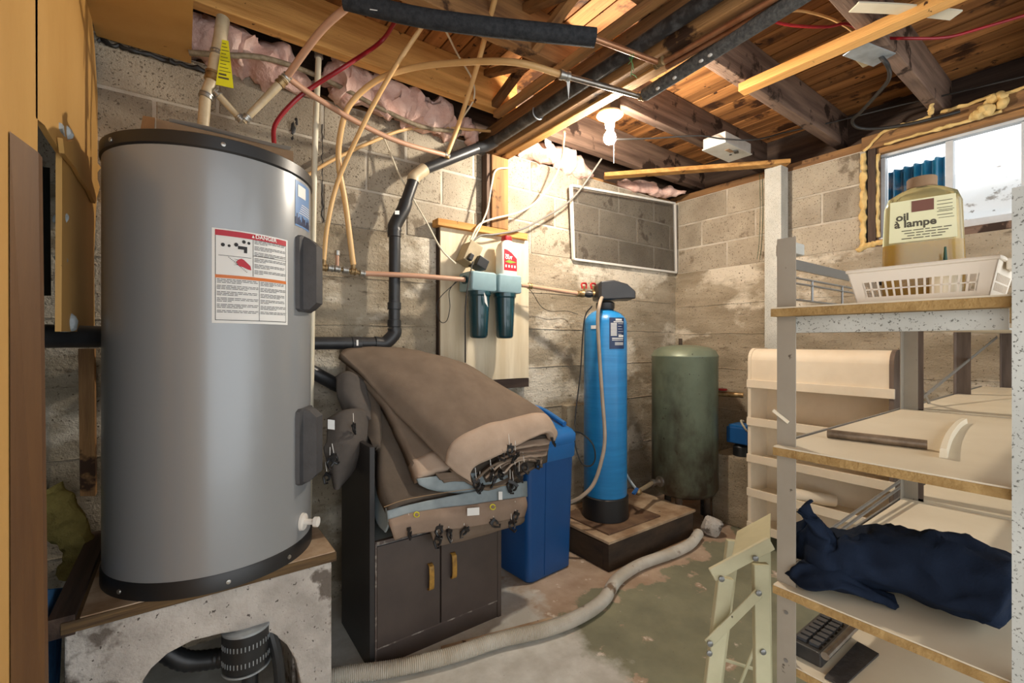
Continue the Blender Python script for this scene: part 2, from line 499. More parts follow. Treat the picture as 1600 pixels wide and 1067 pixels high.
M['dark_print'] = mat('olive_print', srgb(74, 66, 44), rough=0.5)
M['green_dark'] = mat('dark_green_plastic', srgb(26, 74, 52), rough=0.4)
M['tube_steel'] = mat('rusty_tube', srgb(150, 132, 112), srgb(96, 80, 64), 22, rough=0.4, metal=0.25)
M['clear_plastic'] = mat('milky_plastic', srgb(240, 230, 206), rough=0.3)
M['crate'] = mat('black_crate', srgb(42, 40, 38), srgb(58, 55, 52), 20, rough=0.5)
M['mat_dark'] = mat('dark_tar_sheet', srgb(66, 60, 56), srgb(40, 36, 34), 7, rough=0.8, bump=0.4, bscale=50)
M['hose_white'] = mat('ribbed_hose', srgb(204, 200, 190), srgb(176, 168, 152), 5, rough=0.5, spots=srgb(128, 108, 88), spot_scale=7, spot_at=0.62)
M['pump_black'] = mat('pump_black', srgb(28, 30, 32), srgb(38, 40, 42), 10, rough=0.4)
M['pump_blue'] = mat('pump_blue', srgb(24, 84, 146), rough=0.45)
M['foam_blue'] = mat('blue_board', srgb(70, 140, 196), srgb(40, 100, 156), 16, rough=0.8, bump=0.3, bscale=40)
M['foam_slate'] = mat('slate_board', srgb(58, 74, 84), srgb(44, 58, 66), 12, rough=0.8)
M['dark_concrete'] = mat('damp_concrete', srgb(88, 92, 86), srgb(66, 70, 66), 4, rough=0.9, bump=0.4, bscale=40)
M['taped'] = mat('taped_pipe', srgb(190, 200, 204), srgb(150, 158, 160), 18, rough=0.6, bump=0.4, bscale=60)
M['slab_out'] = mat('outside_ground', srgb(150, 146, 138), srgb(120, 114, 104), 4, rough=0.95)

# insect mesh: fine dark weave that lets the wall show through
m = bpy.data.materials.new('insect_mesh'); m.use_nodes = True
nt = m.node_tree; bs = nt.nodes['Principled BSDF']; bs.inputs['Base Color'].default_value = srgb(54, 52, 50); bs.inputs['Roughness'].default_value = .7
tr = nt.nodes.new('ShaderNodeBsdfTransparent'); mx = nt.nodes.new('ShaderNodeMixShader'); mx.inputs[0].default_value = 0.48
nt.links.new(tr.outputs[0], mx.inputs[1]); nt.links.new(bs.outputs[0], mx.inputs[2]); nt.links.new(mx.outputs[0], nt.nodes['Material Output'].inputs[0])
M['insect_mesh'] = m
# window pane: thin clear sheet with a faint sheen
m = bpy.data.materials.new('window_pane'); m.use_nodes = True
nt = m.node_tree; gl = nt.nodes.new('ShaderNodeBsdfGlossy'); gl.inputs['Roughness'].default_value = 0.05
tr = nt.nodes.new('ShaderNodeBsdfTransparent'); mx = nt.nodes.new('ShaderNodeMixShader'); mx.inputs[0].default_value = 0.06
nt.links.new(tr.outputs[0], mx.inputs[1]); nt.links.new(gl.outputs[0], mx.inputs[2]); nt.links.new(mx.outputs[0], nt.nodes['Material Output'].inputs[0])
M['pane'] = m


def concrete_wall_material():
    """board-marked poured concrete with pale plaster smears"""
    m = bpy.data.materials.new('board_marked_concrete'); m.use_nodes = True
    nt = m.node_tree; N = nt.nodes; L = nt.links; bs = N['Principled BSDF']
    bs.inputs['Roughness'].default_value = 0.95; bs.inputs['Specular IOR Level'].default_value = 0.12
    tc = N.new('ShaderNodeTexCoord')

    def nz(sc, st, det=6, ro=.6):
        mp = N.new('ShaderNodeMapping'); mp.inputs['Scale'].default_value = st; L.new(tc.outputs['Object'], mp.inputs['Vector'])
        n = N.new('ShaderNodeTexNoise'); n.inputs['Scale'].default_value = sc; n.inputs['Detail'].default_value = det; n.inputs['Roughness'].default_value = ro
        L.new(mp.outputs[0], n.inputs['Vector']); return n.outputs['Fac']

    def ramp(f, a, b):
        r = N.new('ShaderNodeMapRange'); r.inputs['From Min'].default_value = a; r.inputs['From Max'].default_value = b
        L.new(f, r.inputs['Value']); return r.outputs['Result']

    def mix(f, a, b):
        x = N.new('ShaderNodeMix'); x.data_type = 'RGBA'; L.new(f, x.inputs['Factor'])
        for s, val in ((x.inputs['A'], a), (x.inputs['B'], b)):
            if isinstance(val, tuple): s.default_value = val
            else: L.new(val, s)
        return x.outputs['Result']
    c = mix(ramp(nz(2.2, (1, 1, 3.2)), .35, .65), srgb(138, 126, 106), srgb(174, 161, 140))
    c = mix(ramp(nz(1.9, (1, 1, 1.6)), .52, .60), c, srgb(212, 202, 184))
    c = mix(ramp(nz(7, (1, 1, 3)), .62, .72), c, srgb(112, 100, 84))
    c = mix(ramp(nz(75, (1, 1, 1), 3), .62, .68), c, srgb(98, 86, 70))
    L.new(c, bs.inputs['Base Color'])
    bp = N.new('ShaderNodeBump'); bp.inputs['Strength'].default_value = .6; bp.inputs['Distance'].default_value = .012
    ad = N.new('ShaderNodeMath'); ad.operation = 'ADD'
    L.new(nz(9, (1, 1, 4), 5), ad.inputs[0]); L.new(nz(90, (1, 1, 1), 3), ad.inputs[1])
    L.new(ad.outputs[0], bp.inputs['Height']); L.new(bp.outputs[0], bs.inputs['Normal'])
    return m


M['poured'] = concrete_wall_material()


def floor_material():
    """bare tan concrete; worn green floor paint over the middle of the room, daylight painted in as a paler tone at the heater side"""
    m = bpy.data.materials.new('worn_painted_floor'); m.use_nodes = True
    nt = m.node_tree; N = nt.nodes; L = nt.links; bs = N['Principled BSDF']
    bs.inputs['Roughness'].default_value = 0.8; bs.inputs['Specular IOR Level'].default_value = 0.25
    tc = N.new('ShaderNodeTexCoord'); sp = N.new('ShaderNodeSeparateXYZ'); L.new(tc.outputs['Object'], sp.inputs[0])

    def nz(sc, det=6, ro=.6):
        n = N.new('ShaderNodeTexNoise'); n.inputs['Scale'].default_value = sc; n.inputs['Detail'].default_value = det; n.inputs['Roughness'].default_value = ro
        L.new(tc.outputs['Object'], n.inputs['Vector']); return n.outputs['Fac']

    def math_(op, a, b):
        x = N.new('ShaderNodeMath'); x.operation = op
        for i, val in enumerate((a, b)):
            if isinstance(val, (int, float)): x.inputs[i].default_value = val
            else: L.new(val, x.inputs[i])
        return x.outputs[0]

    def ramp(f, a, b):
        r = N.new('ShaderNodeMapRange'); r.inputs['From Min'].default_value = a; r.inputs['From Max'].default_value = b
        L.new(f, r.inputs['Value']); return r.outputs['Result']

    def mix(f, a, b):
        x = N.new('ShaderNodeMix'); x.data_type = 'RGBA'; L.new(f, x.inputs['Factor'])
        for s, val in ((x.inputs['A'], a), (x.inputs['B'], b)):
            if isinstance(val, tuple): s.default_value = val
            else: L.new(val, s)
        return x.outputs['Result']
    bare = mix(ramp(nz(5), .35, .65), srgb(190, 170, 150), srgb(164, 140, 118))
    bare = mix(ramp(nz(14), .62, .68), bare, srgb(214, 202, 188))
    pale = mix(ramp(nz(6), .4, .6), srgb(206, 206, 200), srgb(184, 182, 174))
    green = mix(ramp(nz(4), .35, .65), srgb(142, 142, 118), srgb(122, 122, 102))
    # green paint survives where y is below about 1.42 m, its edge broken by wear
    edge = math_('ADD', sp.outputs['Y'], math_('MULTIPLY', math_('SUBTRACT', nz(3.0), .5), 0.9))
    gmask = ramp(edge, 1.50, 1.47)
    worn = ramp(nz(7), .60, .64)
    gmask = math_('MULTIPLY', gmask, math_('SUBTRACT', 1.0, worn))
    c = mix(gmask, bare, green)
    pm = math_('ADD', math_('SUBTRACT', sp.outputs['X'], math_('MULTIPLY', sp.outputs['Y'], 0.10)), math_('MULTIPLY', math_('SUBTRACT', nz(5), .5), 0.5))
    c = mix(ramp(pm, 1.22, 1.12), c, pale)  # daylight patch mixed into the floor colour
    c = mix(ramp(nz(70, 3), .70, .74), c, srgb(94, 80, 66))
    L.new(c, bs.inputs['Base Color'])
    bp = N.new('ShaderNodeBump'); bp.inputs['Strength'].default_value = .25; bp.inputs['Distance'].default_value = .006
    L.new(nz(60, 4), bp.inputs['Height']); L.new(bp.outputs[0], bs.inputs['Normal'])
    return m


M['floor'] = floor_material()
R = random.Random(7)
# ------------------------------------------------------------------ the room shell
YA, XB = 2.24, 3.28                # back wall plane, right wall plane
LEDGE, ROW, TOP = 1.77, 0.195, 2.355
JB, JT = 2.46, 2.66                # joist underside, subfloor underside


def structure(o, label=None):
    o['kind'] = 'structure'
    if label:
        o['label'] = label
    return o


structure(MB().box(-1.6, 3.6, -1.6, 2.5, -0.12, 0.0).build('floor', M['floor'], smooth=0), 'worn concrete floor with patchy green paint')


def block_mesh(L, h, d, m):
    import bmesh
    me = MB().box(-L / 2, L / 2, -d / 2, d / 2, -h / 2, h / 2).mesh('block', m, smooth=0)
    bm = bmesh.new(); bm.from_mesh(me)
    bmesh.ops.recalc_face_normals(bm, faces=bm.faces)
    bmesh.ops.bevel(bm, geom=list(bm.edges), offset=0.004, segments=1, affect='EDGES')
    bm.to_mesh(me); bm.free()
    return me


BL = 0.412
JOINT = 0.011
blk = block_mesh(BL - JOINT, ROW - JOINT, 0.1, M['block'])

# back wall: poured concrete up to a ledge, three courses of block above
wb = structure(MB().box(-0.62, XB + 0.2, YA - 0.012, YA + 0.22, -0.05, LEDGE).build('wall_back', M['poured'], smooth=0),
               'long basement wall of board-marked concrete under three courses of grey block')
MB().box(-0.62, XB + 0.2, YA + 0.004, YA + 0.20, LEDGE, TOP).build('mortar_bed', M['mortar'], wb, smooth=0)
for r in range(3):
    first = -0.086 if r == 1 else 0.12
    x = first - 2 * BL
    while x < XB:
        x0, x1 = max(x, -0.60), min(x + BL, XB)
        if x1 - x0 > 0.03:
            w = (x1 - x0)
            piece(blk, 'block', ((x0 + x1) / 2, YA + 0.05 + R.uniform(-.002, .0025), LEDGE + ROW * (r + .5)), wb,
                  rot=(0, 0, R.uniform(-.004, .004)), scale=((w - JOINT) / (BL - JOINT), 1, 1))
        x += BL
# formwork board marks: shallow proud ridges of grout along the poured part
for zz in (0.46, 0.80, 1.06, 1.30, 1.53):
    pts = [V(-0.5 + 3.7 * i / 40, YA - 0.012, zz + 0.006 * noise.noise(V(i * .4, zz * 9, 0))) for i in range(41)]
    MB().tube(pts, [0.004 + 0.003 * abs(noise.noise(V(i * .7, zz * 5, 2))) for i in range(41)], 6).build('board_mark', M['poured'], wb)

# right wall with the window opening
WY0, WY1, WZ0, WZ1 = -0.02, 0.955, 1.80, 2.355
wr = structure(MB().box(XB - 0.012, XB + 0.2, -1.6, YA, -0.05, LEDGE).build('wall_right', M['poured'], smooth=0),
               'short basement wall with a small window high under the joists')
MB().box(XB + 0.004, XB + 0.2, WY1, YA, LEDGE, TOP).build('mortar_bed', M['mortar'], wr, smooth=0)
MB().box(XB, XB + 0.2, -1.6, WY0, LEDGE, TOP).build('end_masonry', M['block'], wr, smooth=0)
for r in range(3):
    y = (1.592 if r == 1 else 1.80) - 4 * BL
    while y < YA:
        y0, y1 = max(y, WY1 + .002), min(y + BL, YA - .002)
        if y1 - y0 > 0.03:
            piece(blk, 'block', (XB + 0.05 + R.uniform(-.002, .0025), (y0 + y1) / 2, LEDGE + ROW * (r + .5)), wr,
                  rot=(0, 0, math.pi / 2 + R.uniform(-.004, .004)), scale=((y1 - y0 - JOINT) / (BL - JOINT), 1, 1))
        y += BL
for zz in (0.40, 0.72, 1.02, 1.28, 1.50):
    pts = [V(XB - 0.012, -0.6 + 2.8 * i / 36, zz + 0.008 * noise.noise(V(i * .4, zz * 9, 5))) for i in range(37)]
    MB().tube(pts, [0.004 + 0.004 * abs(noise.noise(V(i * .7, zz * 5, 7))) for i in range(37)], 6).build('board_mark', M['poured'], wr)

# hairline cracks, a dark stain and the tarry line under the soffit
for (x, z0, z1, k) in ((.531, LEDGE, TOP - .12, 1),):
    MB().tube([V(x + .012 * noise.noise(V(i * .6, k, 0)), YA + .001 if z0 >= LEDGE else YA - .012, z0 + (z1 - z0) * i / 24) for i in range(25)], [.002 + .004 * abs(noise.noise(V(i * .9, k, 4))) for i in range(25)], 5).build('crack', M['cable_black'], wb)
MB().tube([V(-.25 + .012 * i, YA - .012 + .006 * noise.noise(V(i * .8, 3, 0)), 2.318 + .012 * noise.noise(V(i * .5, 1, 0))) for i in range(30)], [.006 + .012 * abs(noise.noise(V(i * .7, 2, 0))) for i in range(30)], 7).noise(.006, 40, 3).build('tar_seal', M['cable_black'], wb)
for (u, v, s) in ((458, 200, 1.0), (463, 190, .6), (456, 212, .7)):
    p = Y(u, v, YA)
    MB().sphere((p.x, p.y + .001, p.z), .02 * s, 8, 6, .5, .15, 1.4).noise(.006, 60, u).build('black_stain', M['cable_black'], wb)

# rough concrete pier standing proud of the back wall between softener and green tank
MB().box(2.02, 2.62, YA - 0.07, YA, 0, 0.80).noise(0.006, 6, 3).build('footing', M['poured'], wb, smooth=0)

# sill timbers and rim boards on top of the walls
t1 = structure(MB().box(-0.6, XB + 0.2, YA + 0.05, YA + 0.19, TOP, TOP + 0.04).build('trim_1', M['joist_x'], smooth=0), 'sill timber on the long wall')
MB().box(-0.6, XB + 0.2, YA + 0.16, YA + 0.20, TOP + 0.04, JT).build('rim_board', M['dark_x'], t1, smooth=0)
t2 = structure(MB().box(XB + 0.01, XB + 0.17, 0.96, YA + 0.05, TOP, TOP + 0.05).build('trim_2', M['joist_y'], smooth=0), 'sill timber on the window wall')
MB().box(XB + 0.16, XB + 0.2, -1.6, YA + 0.2, TOP + 0.05, JT).build('rim_board', M['dark_y'], t2, smooth=0)
t3 = structure(MB().box(XB - 0.01, XB + 0.16, -1.6, 0.97, WZ1 - 0.005, WZ1 + 0.075).build('trim_3', M['joist_y'], smooth=0, bevel=.004), 'rough header timber over the window')

# ------------------------------------------------------------------ ceiling: subfloor planks, joists, beam
ceil = structure(MB().box(-1.6, XB + 0.25, -1.6, YA + 0.22, JT + 0.03, JT + 0.06).build('ceiling', M['dark_y'], smooth=0),
                 'open joist ceiling under a plank floor')
PW = 0.092
pme = MB().box(-PW / 2 + .004, PW / 2 - .004, -1.9, 1.9, 0, 0.026).mesh('plank', M['plank_y'], smooth=0)
nx = int((XB + 0.25 + 1.0) / PW)
for i in range(nx):
    piece(pme, 'plank', (-0.95 + i * PW, 0.52, JT + R.uniform(0, .003)), ceil)
JOISTS = (2.045, 1.555, 1.06, 0.575, 0.085, -0.40, -0.89)
for k, y in enumerate(JOISTS):
    w = 0.056
    m_l = M['pine_x'] if k == 0 else M['joist_x']
    MB().box(-0.6, 1.50, y - w / 2, y + w / 2, JB, JT).noise(.003, 3, k).build('joist', m_l, ceil, smooth=0, bevel=.004)
    MB().box(1.44, XB + 0.17, y + .06 - w / 2, y + .06 + w / 2, JB - .005, JT).noise(.003, 3, k + 20).build('joist', M['grey_x'], ceil, smooth=0, bevel=.004)
# two-ply beam across the room
BX0, BZ0 = 1.435, 2.29
for k in (0, 1):
    MB().box(BX0 + k * 0.056, BX0 + 0.054 + k * 0.056, -1.6, YA + 0.1, BZ0 - 0.006 * k, JB).noise(.002, 3, 40 + k).build('beam_ply', M['pine_y'] if k else M['joist_y'], ceil, smooth=0, bevel=.003)
# post stub carrying the beam at the wall
p0 = Y(757, 262, YA - 0.03)
MB().box(1.43, 1.545, YA - 0.075, YA - 0.005, 1.872, BZ0 - 0.002).build('beam_post', M['joist_z'], ceil, smooth=0, bevel=.004)
MB().box(1.405, 1.43, YA - 0.06, YA - 0.005, 1.872, BZ0).build('packing_strip', M['dark_z'], ceil, smooth=0)
# bridging between joists left of the beam
for (x, y0, y1) in ((1.30, 1.58, 2.02), (0.62, 1.10, 1.53), (1.18, 1.09, 1.53)):
    MB().bar((x, y0, JB + .02), (x, y1, JT - .03), 0.04, 0.03).build('bridging', M['joist_y'], ceil, smooth=0)
    MB().bar((x + .05, y0, JT - .03), (x + .05, y1, JB + .02), 0.04, 0.03).build('bridging', M['joist_y'], ceil, smooth=0)
MB().bar(V(1.36, 2.02, JB - .03), V(1.36, 0.2, JB - .03), .035, .03).build('cleat', M['joist_y'], ceil, smooth=0)
# yellow batten on the beam's right side
MB().box(1.56, 1.615, -1.6, 1.04, BZ0 + .05, BZ0 + .09).build('batten', M['pine_y'], ceil, smooth=0, bevel=.003)
# nailed strut across the joists, and brace over the corner
MB().bar((2.19, 1.13, JB - .022), (2.21, -0.1, JB - .022), .062, .042).build('strut', M['pine_y'], ceil, smooth=0, bevel=.003)
brace = tag(MB().bar(Y(944, 275, 2.16), X(1232, 254, 3.2), 0.07, 0.028).build('corner_brace', M['pine_x'], bevel=.003),
            'loose pine board bridging the corner under the joists', 'board')
# soffit of fibreboard over the heater
MB().box(-0.25, 0.03, 0.3, 2.215, 2.325, 2.337).build('soffit_panel', M['fibre'], ceil, smooth=0)

# ------------------------------------------------------------------ left wall: fibreboard on studs, torn open
XL = -0.25
wl = structure(MB().box(-0.62, -0.52, 0.25, YA, 0, JT).build('wall_left', M['dark_concrete'], smooth=0), 'damp concrete behind a torn fibreboard lining')


def on_left(poly):
    return [X(u, v, XL) for u, v in poly]


MB().box(XL - .012, XL, 0.2, 1.385, 0.0, 2.7).build('lining_sheet', M['fibre'], wl, smooth=0)
poly = [(54, -260), (140, -150), (143, 20), (148, 75), (152, 140), (156, 200), (163, 240), (156, 258), (160, 290), (152, 300),
        (150, 330), (147, 400), (148, 518), (96, 518), (97, 330), (97, 240), (80, 214), (70, 196), (56, 184)]
MB().prism(on_left(poly), (-.012, 0, 0)).build('lining_sheet', M['fibre'], wl, smooth=0)
# torn edge left standing
MB().prism([X(u, v, XL + .012) for u, v in ((98, 216), (108, 222), (116, 219), (126, 232), (138, 244), (146, 246), (158, 262), (150, 272), (156, 292), (149, 318), (140, 298), (128, 280), (118, 262), (108, 250), (101, 240))], (-.01, 0, 0)).build('torn_flap', M['fibre'], wl, smooth=0)
MB().prism([X(15, 205, XL + .002), X(60, 238, XL + .030), X(72, 1200, XL + .030), X(17, 1200, XL + .002)], (0, .03, 0)).build('shadow_band', M['shadow_brown'], wl, smooth=0)  # added brown strip in place of a shadow band on the lining
MB().prism([Y(122, 545, 2.15), Y(147, 545, 2.15), Y(149, 775, 2.15), Y(125, 775, 2.15)], (0, .04, 0)).build('stud', M['joist_z'], wl, smooth=0)
MB().prism([X(61, 262, XL - .06), X(78, 262, XL - .06), X(80, 462, XL - .06), X(63, 462, XL - .06)], (-.03, 0, 0)).build('slate_board', M['foam_slate'], wl, smooth=0)
MB().box(-0.49, -0.43, 1.2, 2.2, 0.0, .42).build('blue_foam_board', M['foam_blue'], wl, smooth=0)
bb = [X(74, 922, -0.275), X(100, 918, -0.29), X(92, 1100, -0.29), X(66, 1100, -0.275)]
MB().prism(bb, (-.04, .02, 0)).build('blue_foam_board', M['foam_blue'], wl, smooth=0)
pipe = [X(92, 196, XL + .0), X(96, 225, XL - .012), X(95, 300, XL - .02), X(95, 400, XL - .02), X(99, 500, XL - .015)]
tp = tag(MB().tube(catmull(pipe, 6), .0085, 8).noise(.0015, 60).build('taped_pipe', M['taped']), 'pale taped pipe hanging in the torn wall cavity behind the heater', 'pipe')
for (u, v, s) in ((94, 342, .015), (96, 404, .015), (102, 505, .024), (96, 205, .022)):
    MB().sphere(X(u, v, XL - .012), s, 9, 7).noise(.010, 40, u).build('tape_wrap', M['taped'], tp)
tag(MB().cyl((-.5, 1.60, 1.235), (0.0, 2.17, 1.235), .034, 18).build('waste_pipe', M['black_abs']), 'black waste pipe crossing the dark gap behind the heater', 'pipe')
iw = MB().tube(catmull([Y(72, 765, 2.12), Y(92, 795, 2.10), Y(112, 830, 2.10), Y(128, 870, 2.11), Y(108, 900, 2.10)], 8), .042, 14).noise(.02, 14, 2).noise(.008, 50, 4)
tag(iw.build('insulation_scrap', M['insul_old']), 'scrap of yellowed insulation stuffed behind the heater', 'insulation')

# ------------------------------------------------------------------ window
w1 = structure(thing('window_1', 'small sliding basement window with white vinyl frame', 'window'))
del w1['category']
w1['kind'] = 'structure'
fx0, fx1 = XB + 0.06, XB + 0.11
y_l, y_m, y_r, y_e = 0.875, 0.600, 0.325, 0.03
for (a, b) in ((y_l - .0, y_l + .022), (y_m - .016, y_m + .016), (y_r - .016, y_r + .016), (y_e, y_e + .03)):
    MB().box(fx0, fx1, a, b, WZ0 + .055, WZ1 - .055).build('stile', M['pvc'], w1, smooth=0, bevel=.003)
for (a, b) in ((WZ0 + .028, WZ0 + .06), (WZ1 - .05, WZ1 - .03)):
    MB().box(fx0, fx1, y_e, y_l + .022, a, b).build('rail', M['pvc'], w1, smooth=0, bevel=.003)
for (a, b) in ((y_m + .016, y_l), (y_r + .016, y_m - .016), (y_e + .03, y_r - .016)):
    MB().box(fx0 + .022, fx0 + .025, a, b, WZ0 + .06, WZ1 - .062).build('pane', M['pane'], w1, smooth=0)
MB().box(XB - .004, XB + .19, WY0, y_l + .03, WZ0 - .03, WZ0 + .012).build('sill_board', M['grey_y'], w1, smooth=0, bevel=.003)
MB().box(XB + .03, XB + .07, WY0, y_l + .022, WZ0 + .012, WZ0 + .028).build('sill_strip', M['pvc'], w1, smooth=0)
MB().box(XB - .004, XB + .19, 0.905, 0.940, WZ0 - .02, WZ1).build('jamb_board', M['dark_z'], w1, smooth=0)
MB().box(XB + .02, XB + .08, y_l + .022, .904, WZ0 + .01, WZ1).build('jamb_trim', M['joist_z'], w1, smooth=0)
MB().box(XB + .02, XB + .055, WY0, y_l + .022, WZ1 - .036, WZ1 - .006).build('head_trim', M['joist_y'], w1, smooth=0)
# window well outside
out = structure(MB().box(XB + .2, 5.2, -2.2, 3.0, 1.55, 1.62).build('ground_outside', M['slab_out'], smooth=0))
MB().grid(lambda a, b: V(XB + .34 + .05 * noise.noise(V(a * 4, b * 3, 1)) + .62 * b, -1.2 + 2.6 * a, 1.6 + .75 * b), 40, 20).build('window_well_sheet', M['well_white'], out)
NB = 60
MB().grid(lambda a, b: V(XB + .27 + .022 * math.sin(a * 2 * math.pi * 5.5), 0.655 + .26 * a, 1.64 + .65 * b - .02 * a), NB, 2).build('corrugated_liner', M['well_blue'], out)

# spray foam beads round the window
def foam_bead(pts, r, seed, label):
    q = catmull(pts, 10)
    rr = [r * (0.75 + 0.6 * abs(noise.noise(V(i * .31, seed, 0)))) for i in range(len(q))]
    o = MB().tube(q, rr, 10).noise(r * .75, 26, seed).noise(r * .3, 70, seed + 1).build('spray_foam', M['spray'])
    return tag(o, label, 'foam')


foam_bead([V(XB - .004, .962, z) for z in (1.77, 1.9, 2.05, 2.2, 2.335)], .018, 1, 'tall yellow foam bead between block wall and window jamb')
foam_bead([V(XB + .015, .900, z) for z in (1.83, 1.95, 2.1, 2.2, 2.31)], .012, 2, 'thinner yellow foam bead along the window frame side')
foam_bead([V(XB - .012, .99, 1.765), V(XB - .01, .95, 1.785), V(XB - .01, .90, 1.79), V(XB - .008, .84, 1.80)], .017, 3, 'lumpy yellow foam at the window sill corner')
foam_bead([V(XB - .012, .955, 2.345), V(XB - .014, .86, 2.425), V(XB - .012, .75, 2.432), V(XB - .012, .66, 2.436)], .010, 4, 'yellow foam smear along the header top')
foam_bead([V(XB - .012, .62, 2.438), V(XB - .012, .52, 2.436), V(XB - .012, .3, 2.437), V(XB - .012, .15, 2.436)], .010, 5, 'yellow foam line far right over the header')
foam_bead([V(XB - .016, .86, 2.352), V(XB - .016, .7, 2.353), V(XB - .016, .55, 2.352), V(XB - .016, .40, 2.352)], .009, 6, 'yellow foam seam under the header timber')
b = MB()
for k in range(11):
    b.sphere((XB - .03 + R.uniform(-.012, .01), .50 - .011 * k + R.uniform(-.02, .02), 2.385 + R.uniform(-.03, .03) + .002 * k), R.uniform(.016, .03), 10, 8)
tag(b.noise(.012, 30, 9).build('spray_foam', M['spray'], kind='stuff'), 'big bubbly clump of yellow foam on the header', 'foam')
foam_bead([V(3.16, .635, 2.475), V(3.16, .637, 2.43), V(3.16, .636, 2.40)], .012, 8, 'drip of yellow foam hanging at the joist end')

# ------------------------------------------------------------------ pink insulation along the wall top
def batt(name_label, pts, r, seed):
    q = catmull(pts, 12)
    n = len(q)
    rr = [r * (.7 + .5 * abs(noise.noise(V(i * .22, seed, 3)))) * min(1, .35 + 4 * min(i, n - 1 - i) / n) for i in range(n)]
    o = MB().tube(q, rr, 18).noise(r * .5, 9, seed).noise(r * .22, 28, seed + 2).build('insulation_batt', M['insul'], smooth=60)
    tag(o, name_label, 'insulation')


batt('pink insulation bulging beside the yellow tagged pipe', [V(-.02, 2.22, 2.43), V(.1, 2.19, 2.43), V(.25, 2.20, 2.42), V(.46, 2.22, 2.38)], .10, 1)
batt('long pink insulation batt on the wall above the drain pipe', [V(.50, 2.22, 2.42), V(.65, 2.2, 2.43), V(.85, 2.19, 2.43), V(1.05, 2.2, 2.41), V(1.24, 2.22, 2.37)], .115, 2)
batt('pink insulation tuft hanging next to the beam end', [V(1.25, 2.25, 2.45), V(1.31, 2.21, 2.40), V(1.34, 2.2, 2.31)], .055, 3)
batt('pink insulation behind the lit bulb on the wall top', [V(1.66, 2.26, 2.40), V(1.85, 2.23, 2.42), V(2.05, 2.22, 2.41), V(2.3, 2.25, 2.38)], .075, 4)
batt('pink insulation tucked in the corner above the mesh screen', [V(2.62, 2.28, 2.40), V(2.8, 2.24, 2.40), V(3.0, 2.2, 2.39), V(3.2, 2.1, 2.39)], .055, 5)
# ------------------------------------------------------------------ water heater on its plinth
HC = (0.092, 1.765); HR = 0.28; HZ0, HZ1 = 0.535, 1.780
PZ = 0.50
pl = thing('heater_plinth', 'white painted concrete plinth with arched opening under the water heater', 'plinth', (0.08, 1.9, 0))
PX0, PX1, PY0 = -0.235, 0.398, 1.555


def arch_front():
    """front slab with an irregular arched opening"""
    out = [(PX0, 0.0), (PX0, PZ), (PX1, PZ), (PX1, 0.0)]
    hole = [(365, 30), (320, 0)]
    ar = []
    for (u, v) in ((214, 1200), (222, 1067), (236, 1046), (262, 1022), (300, 1002), (345, 991), (395, 984), (425, 990), (448, 1008), (462, 1032), (470, 1067), (474, 1200)):
        p = Y(u, v, PY0); ar.append((p.x, max(p.z, 0)))
    poly = [(PX0, 0.0), (PX0, PZ), (PX1, PZ), (PX1, 0.0)] + list(reversed(ar))
    return [V(x, PY0, z) for x, z in poly]


front = MB().prism(arch_front(), (0, .10, 0)).build('front_slab', M['plinth'], pl, smooth=0, bevel=.006)
MB().box(PX0, PX0 + .10, PY0 + .10, 2.20, 0, PZ).build('side_slab', M['plinth'], pl, smooth=0)
MB().box(PX1 - .10, PX1, PY0 + .10, 2.20, 0, PZ).build('side_slab', M['plinth'], pl, smooth=0)
MB().box(PX0 - .005, PX1 + .012, PY0 - .012, 2.20, PZ + .002, PZ + .031).build('plywood_top', M['ply_edge'], pl, smooth=0, bevel=.002)
MB().box(PX0 + .03, PX1 + .008, PY0 - .008, 2.19, PZ + .0312, PZ + .0345).build('worn_top_sheet', M['worktop'], pl, smooth=0)
MB().bar((PX0 - .004, PY0 - .008, PZ + .02), (PX0 - .004, 2.18, PZ + .02), .05, .05).build('edge_batten', M['dark_y'], pl, smooth=0)

hz = HZ0
ht = thing('water_heater', 'tall grey electric water heater with black rims and warning label', 'water heater', (HC[0], HC[1], hz))
c3 = (HC[0], HC[1], 0)
MB().lathe([(HR, hz + .045), (HR, HZ1 - .035)], c3, 96).build('tank_body', M['heater'], ht, smooth=30)
MB().lathe([(HR + .004, hz), (HR + .004, hz + .04), (HR + .001, hz + .046)], c3, 96).build('bottom_rim', M['heater_trim'], ht, smooth=30)
MB().lathe([(HR + .001, HZ1 - .037), (HR + .005, HZ1 - .032), (HR + .005, HZ1), (HR - .002, HZ1 + .004), (HR - .03, HZ1 + .002), (0, HZ1 + .002)], c3, 96).build('top_rim', M['heater_trim'], ht, smooth=30)
for (u, v) in ((186, 928), (357, 908), (349, 225), (452, 868), (173, 222)):
    a, z = cyl_hit(u, v, HC, HR + .005)
    zz = hz + .02 if v > 500 else HZ1 - .018
    n = V(math.cos(a), math.sin(a), 0)
    MB().lathe([(.0065, 0), (.006, .003), (.001, .004)], V(HC[0], HC[1], zz) + n * (HR + .0045), 10, n).build('screw', M['screw'], ht)


def on_heater(a, z, off):
    return V(HC[0] + (HR + off) * math.cos(a), HC[1] + (HR + off) * math.sin(a), z)


# wrapped warning label
aL, zTL = cyl_hit(331, 355, HC, HR); aR, zTR = cyl_hit(449, 376, HC, HR)
_, zBL = cyl_hit(332, 502, HC, HR); _, zBR = cyl_hit(449, 510, HC, HR)
LZ1, LZ0 = (zTL + zTR) / 2, (zBL + zBR) / 2


def lab(s, t, off=.0012):
    return on_heater(aL + (aR - aL) * s, LZ0 + (LZ1 - LZ0) * t, off)


def lab_rect(mb, s0, s1, t0, t1, off):
    n = max(2, int(abs(s1 - s0) * 28))
    return mb.grid(lambda a, b: lab(s0 + (s1 - s0) * a, t0 + (t1 - t0) * b, off), n, 1)


